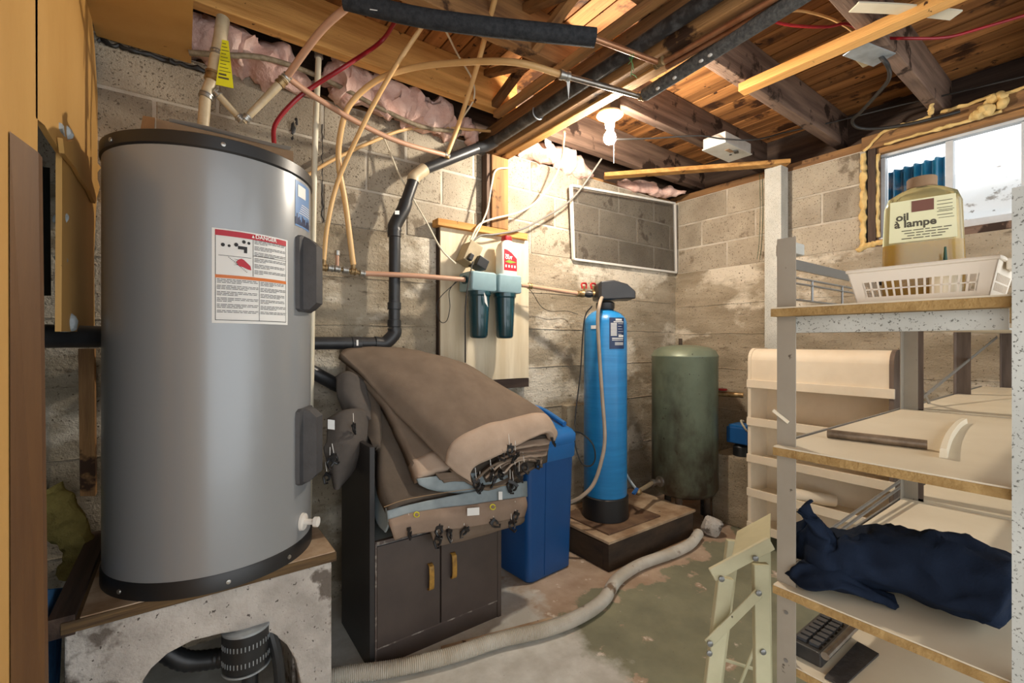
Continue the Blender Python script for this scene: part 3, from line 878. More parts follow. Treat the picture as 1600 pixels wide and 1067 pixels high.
label = lab_rect(MB(), 0, 1, 0, 1, .0010).build('warning_label', M['white_paper'], ht, smooth=60)
W_, H_ = abs(aR - aL) * HR, LZ1 - LZ0
b = MB()
for r in ((.035, .965, .945, .949), (.035, .965, .030, .036), (.035, .041, .03, .945), (.959, .965, .03, .945), (.47, .476, .52, .93), (.55, .556, .03, .475), (.47, .96, .745, .749)):
    lab_rect(b, *r, .0022)
b.build('label_rules', M['ink'], label, kind='stuff')
lab_rect(MB(), .035, .965, .925, .985, .0024).build('red_band', M['label_red'], label)
lab_rect(MB(), .035, .965, .478, .512, .0024).build('orange_band', M['label_orange'], label)


def on_label(mb, body, size, s, t, off, align='LEFT', bold=0):
    vs, fs = text_polys(body, size, align, bold)
    return mb.add([lab(s + x / W_, t + y / H_, off) for x, y in vs], fs)


on_label(MB(), 'DANGER', .0155, .50, .942, .0034, bold=.0004).build('danger_lettering', M['white_paper'], label, smooth=0)
tri = MB(); tri.add([lab(.455, .942, .0034), lab(.49, .942, .0034), lab(.4725, .975, .0034)], [(0, 1, 2)])
tri.build('warning_triangle', M['white_paper'], label, smooth=0)
b = MB()
RR = random.Random(3)
for (s0, s1, t0, t1, dt) in ((.49, .95, .54, .915, .0165), (.055, .54, .10, .46, .0165), (.57, .95, .10, .46, .0165)):
    t = t1; k = 0
    while t > t0:
        k += 1
        if k % 4 == 0:
            t -= dt; continue
        e = s1 if k % 4 != 3 else s0 + (s1 - s0) * RR.uniform(.3, .8)
        s = s0
        while s < e - .02:
            w = RR.uniform(.03, .075)
            lab_rect(b, s, min(s + w, e), t, t + .0068, .0022)
            s += w + .009
        t -= dt
b.build('fine_print', M['ink_grey'], label, kind='stuff', smooth=0)
b = MB()
for (s, t, r) in ((.12, .83, .026), (.19, .825, .02), (.27, .845, .028), (.36, .885, .026), (.42, .878, .022)):
    b.add([lab(s + r * math.cos(k * .5236) * H_ / W_ * .7, t + r * math.sin(k * .5236) * .75, .0024) for k in range(12)], [tuple(range(12))])
lab_rect(b, .29, .40, .80, .835, .0024)
lab_rect(b, .36, .40, .765, .805, .0024)
for k in range(14):
    lab_rect(b, .18 + .016 * k, .192 + .016 * k, .70 - .011 * k, .706 - .011 * k, .0024)
lab_rect(b, .07, .45, .715, .719, .0024)
b.build('tap_pictogram', M['ink'], label, kind='stuff', smooth=0)
hand = [(.27, .66), (.30, .69), (.33, .70), (.36, .69), (.44, .63), (.45, .585), (.41, .59), (.35, .61), (.30, .62)]
MB().add([lab(s, t, .0028) for s, t in hand], [tuple(range(len(hand)))]).build('hand_pictogram', M['label_red'], label, smooth=0)
b = MB()
for k in range(4):
    b.add([lab(.24, .625 + .022 * k, .0026), lab(.31, .63 + .015 * k, .0026), lab(.31, .638 + .015 * k, .0026)], [(0, 1, 2)])
b.build('finger_pictogram', M['ink'], label, kind='stuff', smooth=0)

# blue maker's sticker near the top right
a0, z1 = cyl_hit(461, 280, HC, HR); a1 = a0 + .36
sz0, sz1 = z1 - .145, z1


def sticker(mb, s0, s1, t0, t1, off):
    return mb.grid(lambda p, q: on_heater(a0 + (a1 - a0) * (s0 + (s1 - s0) * p), sz0 + (sz1 - sz0) * (t0 + (t1 - t0) * q), off), 8, 1)


st = sticker(MB(), 0, 1, 0, 1, .001).build('blue_sticker', M['label_blue'], ht, smooth=60)
sticker(MB(), .12, .62, .66, .92, .002).build('barcode_panel', M['white_paper'], st)
b = MB()
for k in range(16):
    hgt = .20 + .10 * math.sin(k * 1.7) * math.cos(k * .6)
    sticker(b, k / 16, (k + .7) / 16, .04, hgt, .002)
b.build('skyline_print', M['navy_print'], st, kind='stuff')
b = MB()
for k in range(5):
    sticker(b, .18 + .04 * k, .95, .30 + .05 * k, .315 + .05 * k, .0022)
b.build('swoosh_print', M['white_paper'], st, kind='stuff')


# element covers: long charcoal housings on the right flank
def element_cover(a, z0, z1):
    n = V(math.cos(a), math.sin(a), 0); t = V(-math.sin(a), math.cos(a), 0)
    base = V(HC[0], HC[1], 0) + n * (HR - .004)

    def ring(z, hw, d0, d1, ch):
        pr = [(-hw, d0), (-hw + .004, d0 + .016), (-hw * .55, d0 + .018), (-hw * .45, d1), (hw * .45, d1), (hw * .55, d0 + .018), (hw - .004, d0 + .016), (hw, d0)]
        return [base + t * x + n * d + UP * z for x, d in pr]
    mb = MB().loft([ring(z0, .045, -.004, .012, 0), ring(z0 + .008, .058, -.006, .03, 0), ring(z0 + .03, .06, -.006, .052, 0), ring(z1 - .03, .06, -.006, .052, 0), ring(z1 - .008, .058, -.006, .03, 0), ring(z1, .045, -.004, .012, 0)])
    o = mb.build('element_cover', M['cover'], ht, smooth=25)
    MB().lathe([(.004, 0), (.003, .002)], base + n * .014 + t * .05 + UP * (z1 - .03), 8, n).build('screw', M['screw'], o)
    return o


ac, zc1 = cyl_hit(476, 372, HC, HR); _, zc0 = cyl_hit(476, 488, HC, HR)
element_cover(ac, zc0, zc1)
_, zc1 = cyl_hit(476, 636, HC, HR); _, zc0 = cyl_hit(476, 752, HC, HR)
element_cover(ac, zc0, zc1)
# drain cock low on the right flank
dv, dz = cyl_hit(472, 815, HC, HR)
n = V(math.cos(dv), math.sin(dv), 0)
q = on_heater(dv, dz, 0)
o = MB().lathe([(.028, 0), (.026, .008), (.01, .010)], q, 18, n).build('drain_flange', M['white'], ht)
MB().lathe([(.009, 0), (.009, .03), (.016, .032), (.016, .045), (.006, .046)], q + n * .008, 14, n).build('drain_spout', M['white'], o)
MB().bar(q + n * .03 + UP * .012, q + n * .03 - UP * .02, .012, .01).build('drain_knob', M['white'], o)

# flattened carton and paper lying on the heater top
tag(MB().prism([V(-.06, 1.645, HZ1 + .005), V(.30, 1.655, HZ1 + .005), V(.28, 1.9, HZ1 + .005), V(-.06, 1.9, HZ1 + .005)], (0, 0, .070)).noise(.003, 6).build('flattened_carton', M['cardboard'], smooth=0), 'flattened brown carton lying on top of the heater', 'cardboard')
tag(MB().grid(lambda a, b: V(-.03 + .32 * a, 1.625 + .22 * b, HZ1 + .084 + .003 * math.sin(6 * a) - .007 * (1 - b)), 10, 6).build('paper_sheet', M['white_paper']), 'white instruction sheet on the carton over the heater', 'paper')
tag(MB().prism([V(-.10, 1.66, HZ1 + .006), V(-.065, 1.63, HZ1 + .006), V(-.062, 1.64, HZ1 + .075), V(-.09, 1.67, HZ1 + .085)], (.0, .02, .004)).build('carton_flap', M['cardboard'], smooth=0), 'small torn carton flap at the heater top edge', 'cardboard')

# ------------------------------------------------------------------ pump in the arch and its hose
pp = Y(385, 1010, PY0 + .03)
pu = thing('sump_pump', 'black slotted sump pump hanging in the plinth arch', 'pump', (pp.x, pp.y, .2))
pc = (pp.x, pp.y, 0)
zt, zb = Y(385, 992, PY0 - .03).z, Y(385, 1058, PY0 - .03).z
MB().lathe([(.042, zb), (.062, zb + .004), (.064, zb + .02), (.064, zt - .02), (.064, zt - .004), (.058, zt)], pc, 40).build('housing', M['pump_black'], pu, smooth=30)
MB().lathe([(.0655, zt - .006), (.0655, zt + .001), (.058, zt + .002), (.0, zt + .003)], pc, 40).build('top_cap', M['galv'], pu, smooth=30)
MB().lathe([(.0, zb - .004), (.06, zb - .004), (.0655, zb), (.0655, zb + .005)], pc, 40).build('bottom_ring', M['galv'], pu, smooth=30)
slot = MB().box(-.0013, .0013, -.0012, .0012, -.007, .007).mesh('slot', M['galv'], smooth=0)
for row, zz in ((0, zt - .04), (1, zb + .035)):
    for k in range(18):
        a = math.radians(190 + k * 9)
        piece(slot, 'slot', (pc[0] + .0642 * math.cos(a), pc[1] + .0642 * math.sin(a), zz), pu, rot=(0, 0, a + math.pi / 2))
MB().cyl((pc[0] + .01, pc[1], zb), (pc[0] + .01, pc[1] + .01, .02), .022, 14).build('stem', M['pump_black'], pu)
MB().tube(catmull([V(pc[0] + .05, pc[1] + .02, zt + .0), V(pc[0] + .07, pc[1] - .02, zt - .06), V(pc[0] + .085, pc[1] - .03, zb - .04), V(pc[0] + .09, pc[1] - .01, .04)], 8), .016, 10).build('power_lead', M['pump_black'], pu)
hp = [Y(385, 1018, 1.70), Y(340, 1028, 1.74), Y(290, 1032, 1.74), Y(252, 1012, 1.76), Y(220, 985, 1.80)]
MB().tube(catmull(hp, 10), [.028 + .002 * (i % 2) for i in range(41)], 14).build('discharge_hose', M['pump_black'], pu)
MB().box(.32, .42, 2.0, 2.2, 0, .05).build('chock', M['base_wood'], pl, smooth=0)

# ------------------------------------------------------------------ plumbing on and above the heater
def pipe(name, pts, r, m, label, cat='pipe', n=10, smooth_n=8, straight=False, group=None):
    q = pts if straight else catmull(pts, smooth_n)
    return tag(MB().tube(q, r, n).build(name, m), label, cat, group)


def collar(parent, p, d, r, L, m, n=14):
    d = Vector(d).normalized()
    return MB().lathe([(r * .8, -L / 2), (r, -L / 2 + .002), (r, -L / 6), (r * .88, -L / 6 + .001), (r * .88, L / 6), (r, L / 6 + .001), (r, L / 2 - .002), (r * .8, L / 2)], p, n, d).build('collar', m, parent)


# hot outlet riser with tee and tag
rz = 1.93
A0 = V(.045, rz, HZ1); A1 = Y(322, 150, rz); A2 = Y(333, 120, rz); A3 = Y(344, 62, rz)
riser = thing('hot_water_riser', 'cream riser pipe with tee rising from the heater top', 'pipe', A0)
MB().tube(catmull([A0, Y(318, 190, rz), A1, A2], 6), .0175, 16).build('riser', M['pex_cream'], riser)
MB().tube([A2, A3, A3 + V(.01, .02, .09)], .0215, 16).build('upper_riser', M['pex_cream'], riser)
collar(riser, A2, A3 - A2, .026, .035, M['brass']); collar(riser, A1, A2 - A1, .023, .02, M['screw']); collar(riser, A2.lerp(A3, .62), A3 - A2, .0245, .02, M['screw'])
B1 = Y(380, 190, rz); B2 = Y(448, 120, 1.88); B0 = Y(335, 142, rz)
ln = tag(MB().tube(catmull([B0, B0.lerp(B1, .5), B1 + V(-.012, 0, .012)], 4), .0125, 14).build('heater_branch_pipe', M['pex_cream']), 'short cream branch slanting down from the riser tee', 'pipe')
collar(ln, B0.lerp(B1, .08), B1 - B0, .0165, .022, M['screw']); collar(ln, B1.lerp(B0, .10), B1 - B0, .0165, .022, M['screw'])
ln = tag(MB().tube([B1, B1.lerp(B2, .5), B2], [.0115, .014, .016], 14).build('heater_feed_pipe', M['pex_cream']), 'cream feed pipe slanting up to the foam sleeved line', 'pipe')
collar(ln, B1.lerp(B2, .08), B2 - B1, .0165, .022, M['screw']); collar(ln, B2.lerp(B1, .12), B2 - B1, .0195, .03, M['brass']); collar(ln, B2, B2 - B1, .018, .02, M['screw'])
F0, F1 = Z(548, 6, 2.345), Z(930, 59, 2.262)
pipe('pex_pipe', [B2, Z(500, 50, 2.30), F0], .0125, M['pex_rose'], 'rose pipe climbing from the feed tee into the black sleeve', n=14)
fs = [F0 + V(-.02, .0, .004), F0.lerp(F1, .25) + V(0, 0, -.012), F0.lerp(F1, .5) + V(0, 0, -.014), F0.lerp(F1, .75) + V(0, 0, -.008), F1]
sl = tag(MB().tube(catmull(fs, 10), .030, 20).build('foam_pipe_sleeve', M['foam_black']), 'long black foam pipe sleeve sagging under the joists', 'pipe insulation')
C1 = Z(1030, 98, 2.262)
MB().tube([F1 + (F0 - F1) * .02, C1], .0105, 12).build('core_pipe', M['copper'], sl)
mk = MB().grid(lambda a, b: F0.lerp(F1, .09 + .03 * a) + V(-.018, -.0262 + .008 * b, -.012 - .016 * b), 2, 2)
mk.build('sleeve_sticker', M['white_paper'], sl)
# copper line and grey sleeved line along the beam
cp = tag(MB().tube([C1, C1 + V(.012, -.03, .0), C1 + V(.02, -2.2, .0)], .0105, 12).build('copper_line', M['copper']), 'bare copper line running beside the beam', 'pipe')
collar(cp, C1, V(0, 1, 0), .017, .04, M['brass'])
tag(MB().tube([C1 + V(.045, .0, .0), C1 + V(.06, -2.2, .0)], .0095, 12).build('copper_line', M['copper']), 'second copper line between the first one and the grey sleeve', 'pipe')
G0 = Z(1003, 151, 2.25); G1 = G0 + (Z(1238, 0, 2.25) - G0) * 3.0
gs = tag(MB().tube([G0.lerp(G1, .01), G0.lerp(G1, .3) + V(0, 0, -.006), G1], .0255, 20).build('foam_pipe_sleeve', M['foam_grey']), 'grey foam pipe sleeve running along the beam toward the viewer', 'pipe insulation')
for t in (.055, .10, .165, .185):
    p = G0.lerp(G1, t)
    MB().sphere(p + V(-.018, 0, -.021), .006, 8, 6, 1, 1.6, 1).build('paint_dab', M['white'], gs)
E0 = Z(882, 118, 2.262)
stp = tag(MB().tube([E0, G0], .0115, 12).build('steel_connector', M['chrome']), 'bright steel pipe joining the amber pipe to the grey sleeve', 'pipe')
collar(stp, E0, G0 - E0, .019, .045, M['screw']); collar(stp, G0, G0 - E0, .016, .03, M['brass'])
MB().prism([E0 + V(.01, .0, -.01), E0 + V(.03, .0, -.012), E0 + V(.022, .0, -.085)], (.001, .001, 0)).build('paper_tag', M['white_paper'], stp, smooth=0)
# loose green twine
tw = MB()
for k, s in enumerate(((986, 85, 985, 120), (983, 90, 990, 110), (990, 84, 982, 100), (986, 115, 995, 122))):
    tw.tube(catmull([Z(s[0], s[1], 2.245), Z((s[0] + s[2]) / 2 + 2, (s[1] + s[3]) / 2, 2.24), Z(s[2], s[3], 2.245)], 4), .0015, 5)
tag(tw.build('green_twine', mat('green_twine', srgb(70, 130, 60), rough=.8)), 'knotted green twine around the copper pipe near the lamp', 'twine')

# manifold by the heater
my = 2.10
mf = thing('brass_manifold', 'short brass pipe manifold with three branches beside the heater', 'manifold', Y(525, 420, my))
m0, m1, m2, m3, m4 = Y(488, 415, my), Y(506, 418, my), Y(527, 420, my), Y(552, 424, my), Y(566, 427, my)
MB().tube([m0, m1, m2, m3, m4], .009, 12).build('bar', M['brass'], mf)
for p in (m0, m1, m2, m3, m4, m1.lerp(m2, .5), m2.lerp(m3, .5)):
    collar(mf, p, m4 - m0, .0165, .026, M['brass'] if p in (m1, m3) else M['screw'])
MB().cyl(m1, m1 + UP * .035, .010, 12).build('branch', M['brass'], mf)
MB().cyl(m3, m3 + UP * .035, .010, 12).build('branch', M['brass'], mf)
MB().cyl(m2, m2 + UP * .06, .008, 12).build('branch', M['pex_rose'], mf)
MB().lathe([(.012, 0), (.012, .02), (.006, .024)], m2 + UP * .06, 12).build('cap', M['screw'], mf)
fi = Y(726, 437, my - .03)
pipe('pex_pipe', [m4, m4.lerp(fi, .5) + UP * .004, fi], .0125, M['pex_rose'], 'rose pipe from the manifold to the filter housings', n=14)
# amber pipes
T0 = Y(698, 243, my)
pipe('pex_pipe', [m1 + UP * .03, Y(512, 350, 2.09), Y(530, 278, 2.07), Y(575, 180, 1.92), Y(617, 105, 1.80), Z(660, 40, 2.50), Z(692, -15, 2.60)], .0098, M['pex_amber'], 'straight amber pipe rising from the manifold through the joists', n=12)
pipe('pex_pipe', [m3 + UP * .03, Y(540, 320, 2.09), Y(530, 262, 2.07), Y(531, 215, 2.03), Y(546, 165, 1.97), Y(590, 125, 1.88), Y(650, 105, 1.77), Z(730, 97, 2.33), Z(810, 98, 2.285), E0], .0125, M['pex_amber'], 'amber pipe looping in a wide arch to the steel connector', n=12)
pipe('pex_pipe', [T0, Y(718, 190, 2.02), Z(745, 105, 2.46), Z(776, -12, 2.56)], .0115, M['pex_amber'], 'amber pipe slanting from the tee up into the joists', n=12)
rs = pipe('pex_pipe', [B2, Y(490, 150, 1.93), Y(560, 192, 2.0), Y(625, 222, 2.05), T0], .0115, M['pex_rose'], 'long rose pipe sloping down along the block wall', n=12)
collar(rs, T0, V(1, 0, -.2), .016, .03, M['screw']); collar(rs, T0, V(0, 0, 1), .015, .035, M['brass'])
pipe('pex_pipe', [Y(428, 228, 1.95), Y(430, 195, 1.95), Y(458, 160, 1.95), Y(490, 135, 1.92), Y(545, 100, 1.84), Z(595, 65, 2.48), Z(620, 30, 2.53), Z(650, -12, 2.58)], .0085, M['pex_red'], 'red pipe curving up behind the black sleeve', n=10)
wp = pipe('overflow_pipe', [Y(498, 88, 2.1), Y(493, 200, 2.1), Y(490, 330, 2.1), Y(486, 600, 2.1), Y(482, 812, 2.1)], .0125, M['pex_clear'], 'milky white vertical pipe beside the heater', n=12)
collar(wp, Y(498, 86, 2.1), UP, .018, .03, M['screw'])
pipe('braided_hose', [Y(295, 82, 2.12), Y(350, 86, 2.1), Y(410, 90, 2.09), Y(470, 108, 2.11), Y(530, 135, 2.13), Y(600, 172, 2.14), Y(660, 198, 2.14), Y(720, 206, 2.15)], .0105, M['hose_grey'], 'grey braided hose along the wall top over the insulation', n=12)
pipe('thin_pipe', [Y(478, 275, 2.20), Y(520, 250, 2.20), Y(580, 222, 2.20), Y(630, 203, 2.2), Y(680, 199, 2.19), Y(766, 205, 2.17)], .008, M['pex_amber'], 'thin amber pipe along the upper block course', n=10)
pipe('cable', [Z(655, 2, 2.56), Z(690, 38, 2.5), Y(715, 85, 1.9), Y(738, 125, 1.98), Y(740, 155, 2.02), Y(722, 185, 2.08)], .0045, M['cable_white'], 'white cable looping down beside the slanting amber pipe', 'cable', n=8)
# yellow warning tag on the riser
yt = [Y(347, 62, 1.90), Y(357, 64, 1.90), Y(365, 138, 1.88), Y(337, 132, 1.88)]
tg = tag(MB().prism(yt, (.0, .0015, 0)).build('warning_tag', M['yellow_tag'], smooth=0), 'yellow paper tag tied to the riser pipe', 'tag')
b = MB()
for k in range(11):
    t0 = .08 + .075 * k
    p = [yt[0].lerp(yt[3], t0), yt[1].lerp(yt[2], t0)]
    d = (p[1] - p[0])
    b.bar(p[0] + d * .1 + V(0, -.0012, 0), p[0] + d * (.6 + .3 * ((k * 7) % 3) / 2) + V(0, -.0012, 0), .0008, .002 if k < 9 else .006)
b.build('tag_print', M['dark_print'], tg, kind='stuff', smooth=0)

# ------------------------------------------------------------------ black drain line
dr = thing('drain_line', 'black plastic drain line along the beam and down the wall', 'pipe', V(.836, 2.12, 1.2))
K0 = V(1.385, 2.06, 2.315); K1 = V(1.375, -1.5, 2.36)
MB().tube([K1, V(1.39, 1.2, 2.33), K0], .028, 20).build('beam_run', M['black_old'], dr)
K2 = Y(664, 264, 2.13); K3 = Y(648, 276, 2.13)
MB().tube(catmull([K0, K0 + V(-.03, .045, -.02), K0 + V(-.075, .065, -.035)], 6), .031, 20).build('elbow', M['black_abs'], dr)
MB().tube([K0 + V(-.07, .064, -.034), K2], .028, 20).build('cross_run', M['black_abs'], dr)
K4 = Y(630, 328, 2.13); K5 = Y(617, 352, 2.13); K6 = Y(616, 512, 2.13); K7 = Y(598, 536, 2.13)
MB().tube(catmull([K2, K3, K3.lerp(K4, .15)], 6), .031, 20).build('elbow', M['pex_cream'], dr, label='pale grey elbow')
MB().tube([K3.lerp(K4, .12), K4], .028, 20).build('slant_run', M['black_abs'], dr)
MB().tube(catmull([K4.lerp(K3, .25), K4, K5, K5 + UP * -.03], 6), .0325, 20).build('elbow', M['black_abs'], dr)
MB().tube([K5, K6], .0275, 20).build('down_pipe', M['black_abs'], dr)
for (u, v) in ((616, 365), (616, 478), (616, 505)):
    MB().lathe([(.028, -.018), (.0325, -.016), (.0325, .016), (.028, .018)], Y(u, v, 2.13), 20).build('coupling', M['black_abs'], dr)
MB().tube(catmull([K6, K6 + V(0, 0, -.03), K7 + V(.01, 0, 0), K7 + V(-.04, 0, 0)], 8), .0325, 20).build('elbow', M['black_abs'], dr)
MB().tube([K7, V(.06, 2.13, K7.z)], .0285, 20).build('floor_run', M['black_abs'], dr)
MB().lathe([(.029, -.022), (.0335, -.02), (.0335, .02), (.029, .022)], Y(556, 537, 2.13), 20, V(1, 0, 0)).build('coupling', M['black_abs'], dr)
MB().grid(lambda a, b: Y(560 - 3 * a, 531 + 9 * b, 2.095), 1, 1).build('pipe_sticker', M['white_paper'], dr, smooth=0)
MB().grid(lambda a, b: Y(617 + 7 * a, 329 + 6 * b, 2.094), 1, 1).build('pipe_sticker', M['white_paper'], dr, smooth=0)
tag(MB().tube([V(.3, 2.15, 1.19), V(.72, 2.16, .93)], .030, 18).build('waste_pipe', M['black_abs']), 'lower black pipe slanting behind the canvas pile', 'pipe')
# hanger straps of the beam run
for yy in (1.70,):
    ring = [V(1.388 + .032 * math.cos(a), yy, 2.322 + .032 * math.sin(a)) for a in [math.radians(150 + 240 * k / 12) for k in range(13)]]
    MB().tube(ring, .003, 6).build('hanger_strap', M['galv'], dr)
# ------------------------------------------------------------------ filter panel on the back wall
fp = thing('filter_backboard', 'pale plywood board fixed to the wall behind the water filters', 'board', (1.41, 2.2, 1.0))
FX0, FX1, FZ0, FZ1, FY = 1.115, 1.711, 1.0, 1.83, 2.185
MB().box(FX0, FX1, FY, FY + .012, FZ0, FZ1).build('panel', M['ply'], fp, smooth=0)
MB().box(FX0 - .006, FX0 + .03, FY + .0125, YA - .013, FZ0 - .1, FZ1 + .03).build('side_batten', M['dark_z'], fp, smooth=0)
MB().box(FX1 - .05, FX1 - .01, FY + .0125, YA - .013, FZ0, FZ1).build('side_batten', M['joist_z'], fp, smooth=0)
MB().box(FX0 - .03, FX1 - .03, FY - .03, FY + .04, FZ1, FZ1 + .038).build('top_ledge', M['pine_x'], fp, smooth=0, bevel=.003)
MB().box(FX0 + .1, FX1 + .0, FY + .0, FY + .02, FZ0 - .055, FZ0 - .003).build('bottom_rail', M['dark_x'], fp, smooth=0)


def filter_unit(x, label):
    y = 2.085
    t = thing('water_filter', label, 'water filter', (x, y, 1.25), 'pair of teal filter housings')
    MB().loft([rrect(x, y + .01, .074, .066, .012, 1.488), rrect(x, y + .01, .078, .07, .012, 1.495), rrect(x, y + .01, .078, .07, .012, 1.58), rrect(x, y + .01, .072, .064, .012, 1.588)]).build('cap', M['cap_aqua'], t, smooth=30)
    MB().lathe([(.064, 1.487), (.064, 1.468), (.061, 1.464), (.059, 1.46)], (x, y, 0), 36).build('collar_ring', M['bowl_teal'], t)
    MB().lathe([(.0, 1.236), (.035, 1.237), (.044, 1.242), (.048, 1.252), (.058, 1.461)], (x, y, 0), 36).build('bowl', M['bowl_teal'], t, smooth=50)
    for k in range(20):
        pass
    MB().box(x - .05, x + .05, FY - .032, FY, 1.52, 1.58).build('bracket', M['galv'], t, smooth=0)
    return t


f1 = filter_unit(1.292, 'left teal filter housing with paper tag on the plywood board')
f2 = filter_unit(1.462, 'right teal filter housing under the rust remover bottle')
MB().cyl((1.365, 2.095, 1.545), (1.39, 2.095, 1.545), .022, 14).build('link_nipple', M['galv'], f1)
MB().cyl((1.20, 2.085, 1.545), (1.218, 2.09, 1.545), .022, 14).build('inlet', M['bowl_teal'], f1)
MB().prism([V(1.268, 1.995, 1.475), V(1.285, 1.995, 1.45), V(1.296, 2.0, 1.40), V(1.275, 1.998, 1.425)], (.0, .001, 0)).build('paper_tag', M['white_paper'], f1, smooth=0)
# bottle of rust remover standing on the right filter
bx, by, bz = 1.478, 2.09, 1.5885
bt = thing('cleaner_bottle', 'white bottle with red label standing on the right filter cap', 'bottle', (bx, by, bz))


def br(z, hx, hy, r):
    return rrect(bx, by, hx, hy, r, bz + z, 0, 4)


MB().loft([br(0, .05, .032, .012), br(.006, .055, .036, .014), br(.145, .055, .036, .014), br(.175, .045, .03, .014), br(.195, .024, .024, .014)]).build('bottle_body', M['bottle_white'], bt, smooth=45)
MB().loft([br(.195, .024, .024, .014), br(.2, .026, .026, .014), br(.222, .024, .024, .014)]).build('bottle_cap', M['valve_red'], bt, smooth=45)
lb = MB().prism([V(bx - .042, by - .0365, bz + .025), V(bx + .046, by - .0365, bz + .025), V(bx + .046, by - .0365, bz + .095), V(bx + .01, by - .0365, bz + .125), V(bx - .02, by - .0365, bz + .14), V(bx - .042, by - .0365, bz + .142)], (0, .001, 0)).build('bottle_label', M['label_red'], bt, smooth=0)


def flat_text(body, size, p, ex, ez, m, parent, align='LEFT', bold=0, name='lettering'):
    vs, fs = text_polys(body, size, align, bold)
    p, ex, ez = Vector(p), Vector(ex), Vector(ez)
    return MB().add([p + ex * x + ez * y for x, y in vs], fs).build(name, m, parent, smooth=0)


fy = by - .0372
flat_text('iron', .015, (bx - .034, fy, bz + .107), (1, 0, 0), (0, 0, 1), M['white_paper'], lb, bold=.0008)
flat_text('OUT', .0225, (bx - .034, fy, bz + .089), (1, 0, 0), (0, 0, 1), M['white_paper'], lb, bold=.0012)
MB().prism([V(bx - .036, fy, bz + .072), V(bx - .01, fy, bz + .084), V(bx + .042, fy, bz + .074), V(bx + .0, fy, bz + .066)], (0, -.0004, 0)).build('green_flash', M['bottle_green'], lb, smooth=0)
for k in range(4):
    MB().box(bx - .034 + .02 * k, bx - .024 + .02 * k, fy - .0004, fy, bz + .042, bz + .056).build('picture_mark', M['white_paper'], lb, smooth=0)
# outlet box with plug-in adapter
ob = thing('outlet_box', 'tan utility box with a black plug adapter on the plywood board', 'outlet', (1.25, 2.15, 1.62))
ex, ez = V(.90, 0, -.42).normalized(), V(.42, 0, .90).normalized()
oc = Y(733, 398, 2.13)
MB().obox(oc, ex * .038, V(0, .052, 0), ez * .055).build('box_body', M['box_tan'], ob, smooth=0, bevel=.004)
MB().obox(oc + V(-.01, -.058, 0), ex * .040, V(0, .005, 0), ez * .058).build('cover_plate', M['box_tan'], ob, smooth=0, bevel=.003)
MB().obox(oc + ex * .05 - ez * .035 + V(0, -.05, 0), ex * .032, V(0, .045, 0), ez * .028).build('adapter', M['adapter'], ob, smooth=0, bevel=.004)
MB().obox(oc - ez * .04 - ex * .02 + V(0, -.07, 0), ex * .012, V(0, .016, 0), ez * .018).build('plug', M['adapter'], ob, smooth=0, bevel=.003)
cw = 'cable'
pipe(cw, [Z(882, 206, 2.285), Y(878, 245, 2.05), Y(868, 275, 2.1), Y(845, 308, 2.14), Y(815, 330, 2.14), Y(770, 342, 2.13), Y(748, 352, 2.13), Y(735, 375, 2.13)], .0055, M['cable_white'], 'white cable drooping from the beam to the outlet box', cw)
pipe(cw, [Y(795, 262, 2.15), Y(775, 266, 2.15), Y(768, 290, 2.14), Y(762, 325, 2.13), Y(752, 350, 2.13), Y(738, 376, 2.13)], .005, M['cable_white'], 'white cable running down the beam post', cw)
pipe(cw, [Y(940, 248, 2.0), Y(905, 298, 2.1), Y(880, 322, 2.14), Y(850, 340, 2.15), Y(815, 358, 2.14), Y(775, 366, 2.13), Y(752, 368, 2.13), Y(737, 378, 2.13)], .006, M['cable_grey'], 'grey cable drooping across the mesh screen corner', cw)
pipe(cw, [Y(600, 216, 2.2), Y(608, 235, 2.19), Y(625, 275, 2.17), Y(648, 315, 2.15), Y(668, 350, 2.12), Y(690, 390, 2.10), Y(712, 412, 2.10)], .0045, M['cable_white'], 'thin white cable crossing in front of the drain pipe', cw)
pipe(cw, [oc + V(-.02, -.07, -.05), Y(728, 470, 2.0), Y(727, 540, 2.03), Y(727, 566, 2.10)], .0035, M['cable_black'], 'black cord hanging past the left filter housing', cw)
pipe(cw, [Y(720, 435, 2.1), Y(690, 462, 2.14), Y(682, 480, 2.15), Y(688, 502, 2.15), Y(698, 501, 2.15), Y(703, 480, 2.15), Y(702, 455, 2.13), Y(712, 440, 2.1)], .002, M['cable_black'], 'thin black wire loop left of the filters', cw)
# right hand feed to the softener
o0, o1, o2 = V(1.54, 2.085, 1.545), Y(828, 447, 2.09), Y(905, 459, 2.0)
fd = tag(MB().tube([o0, o1, o2], .0125, 14).build('pex_pipe', M['pex_rose']), 'rose pipe from the filters to the softener valve', 'pipe')
for p in (o0 + V(.02, 0, 0), o1, o2):
    collar(fd, p, o2 - o1, .018, .03, M['brass'])
pipe(cw, [Y(812, 440, 2.1), Y(830, 455, 2.12), Y(845, 478, 2.18), Y(860, 486, 2.19), Y(885, 486, 2.19), Y(903, 491, 2.15)], .002, M['cable_black'], 'thin black wire sagging under the softener feed', cw)

# ------------------------------------------------------------------ mesh screen leaning in the corner
sy = 2.2
sc = thing('insect_screen', 'white framed insect screen propped high in the wall corner', 'screen', (2.6, 2.2, 1.8))
q = [Y(892, 290, sy - .02), Y(1054, 318, sy - .01), Y(1056, 426, sy + .01), Y(896, 405, sy + .01)]
for i in range(4):
    a, c = q[i], q[(i + 1) % 4]
    MB().bar(a, c, .014, .020, up=(0, 1, 0)).build('frame_bar', M['mesh_alu'], sc, smooth=0)
MB().add(q, [(0, 1, 2, 3)]).build('insect_mesh', M['insect_mesh'], sc, smooth=0)

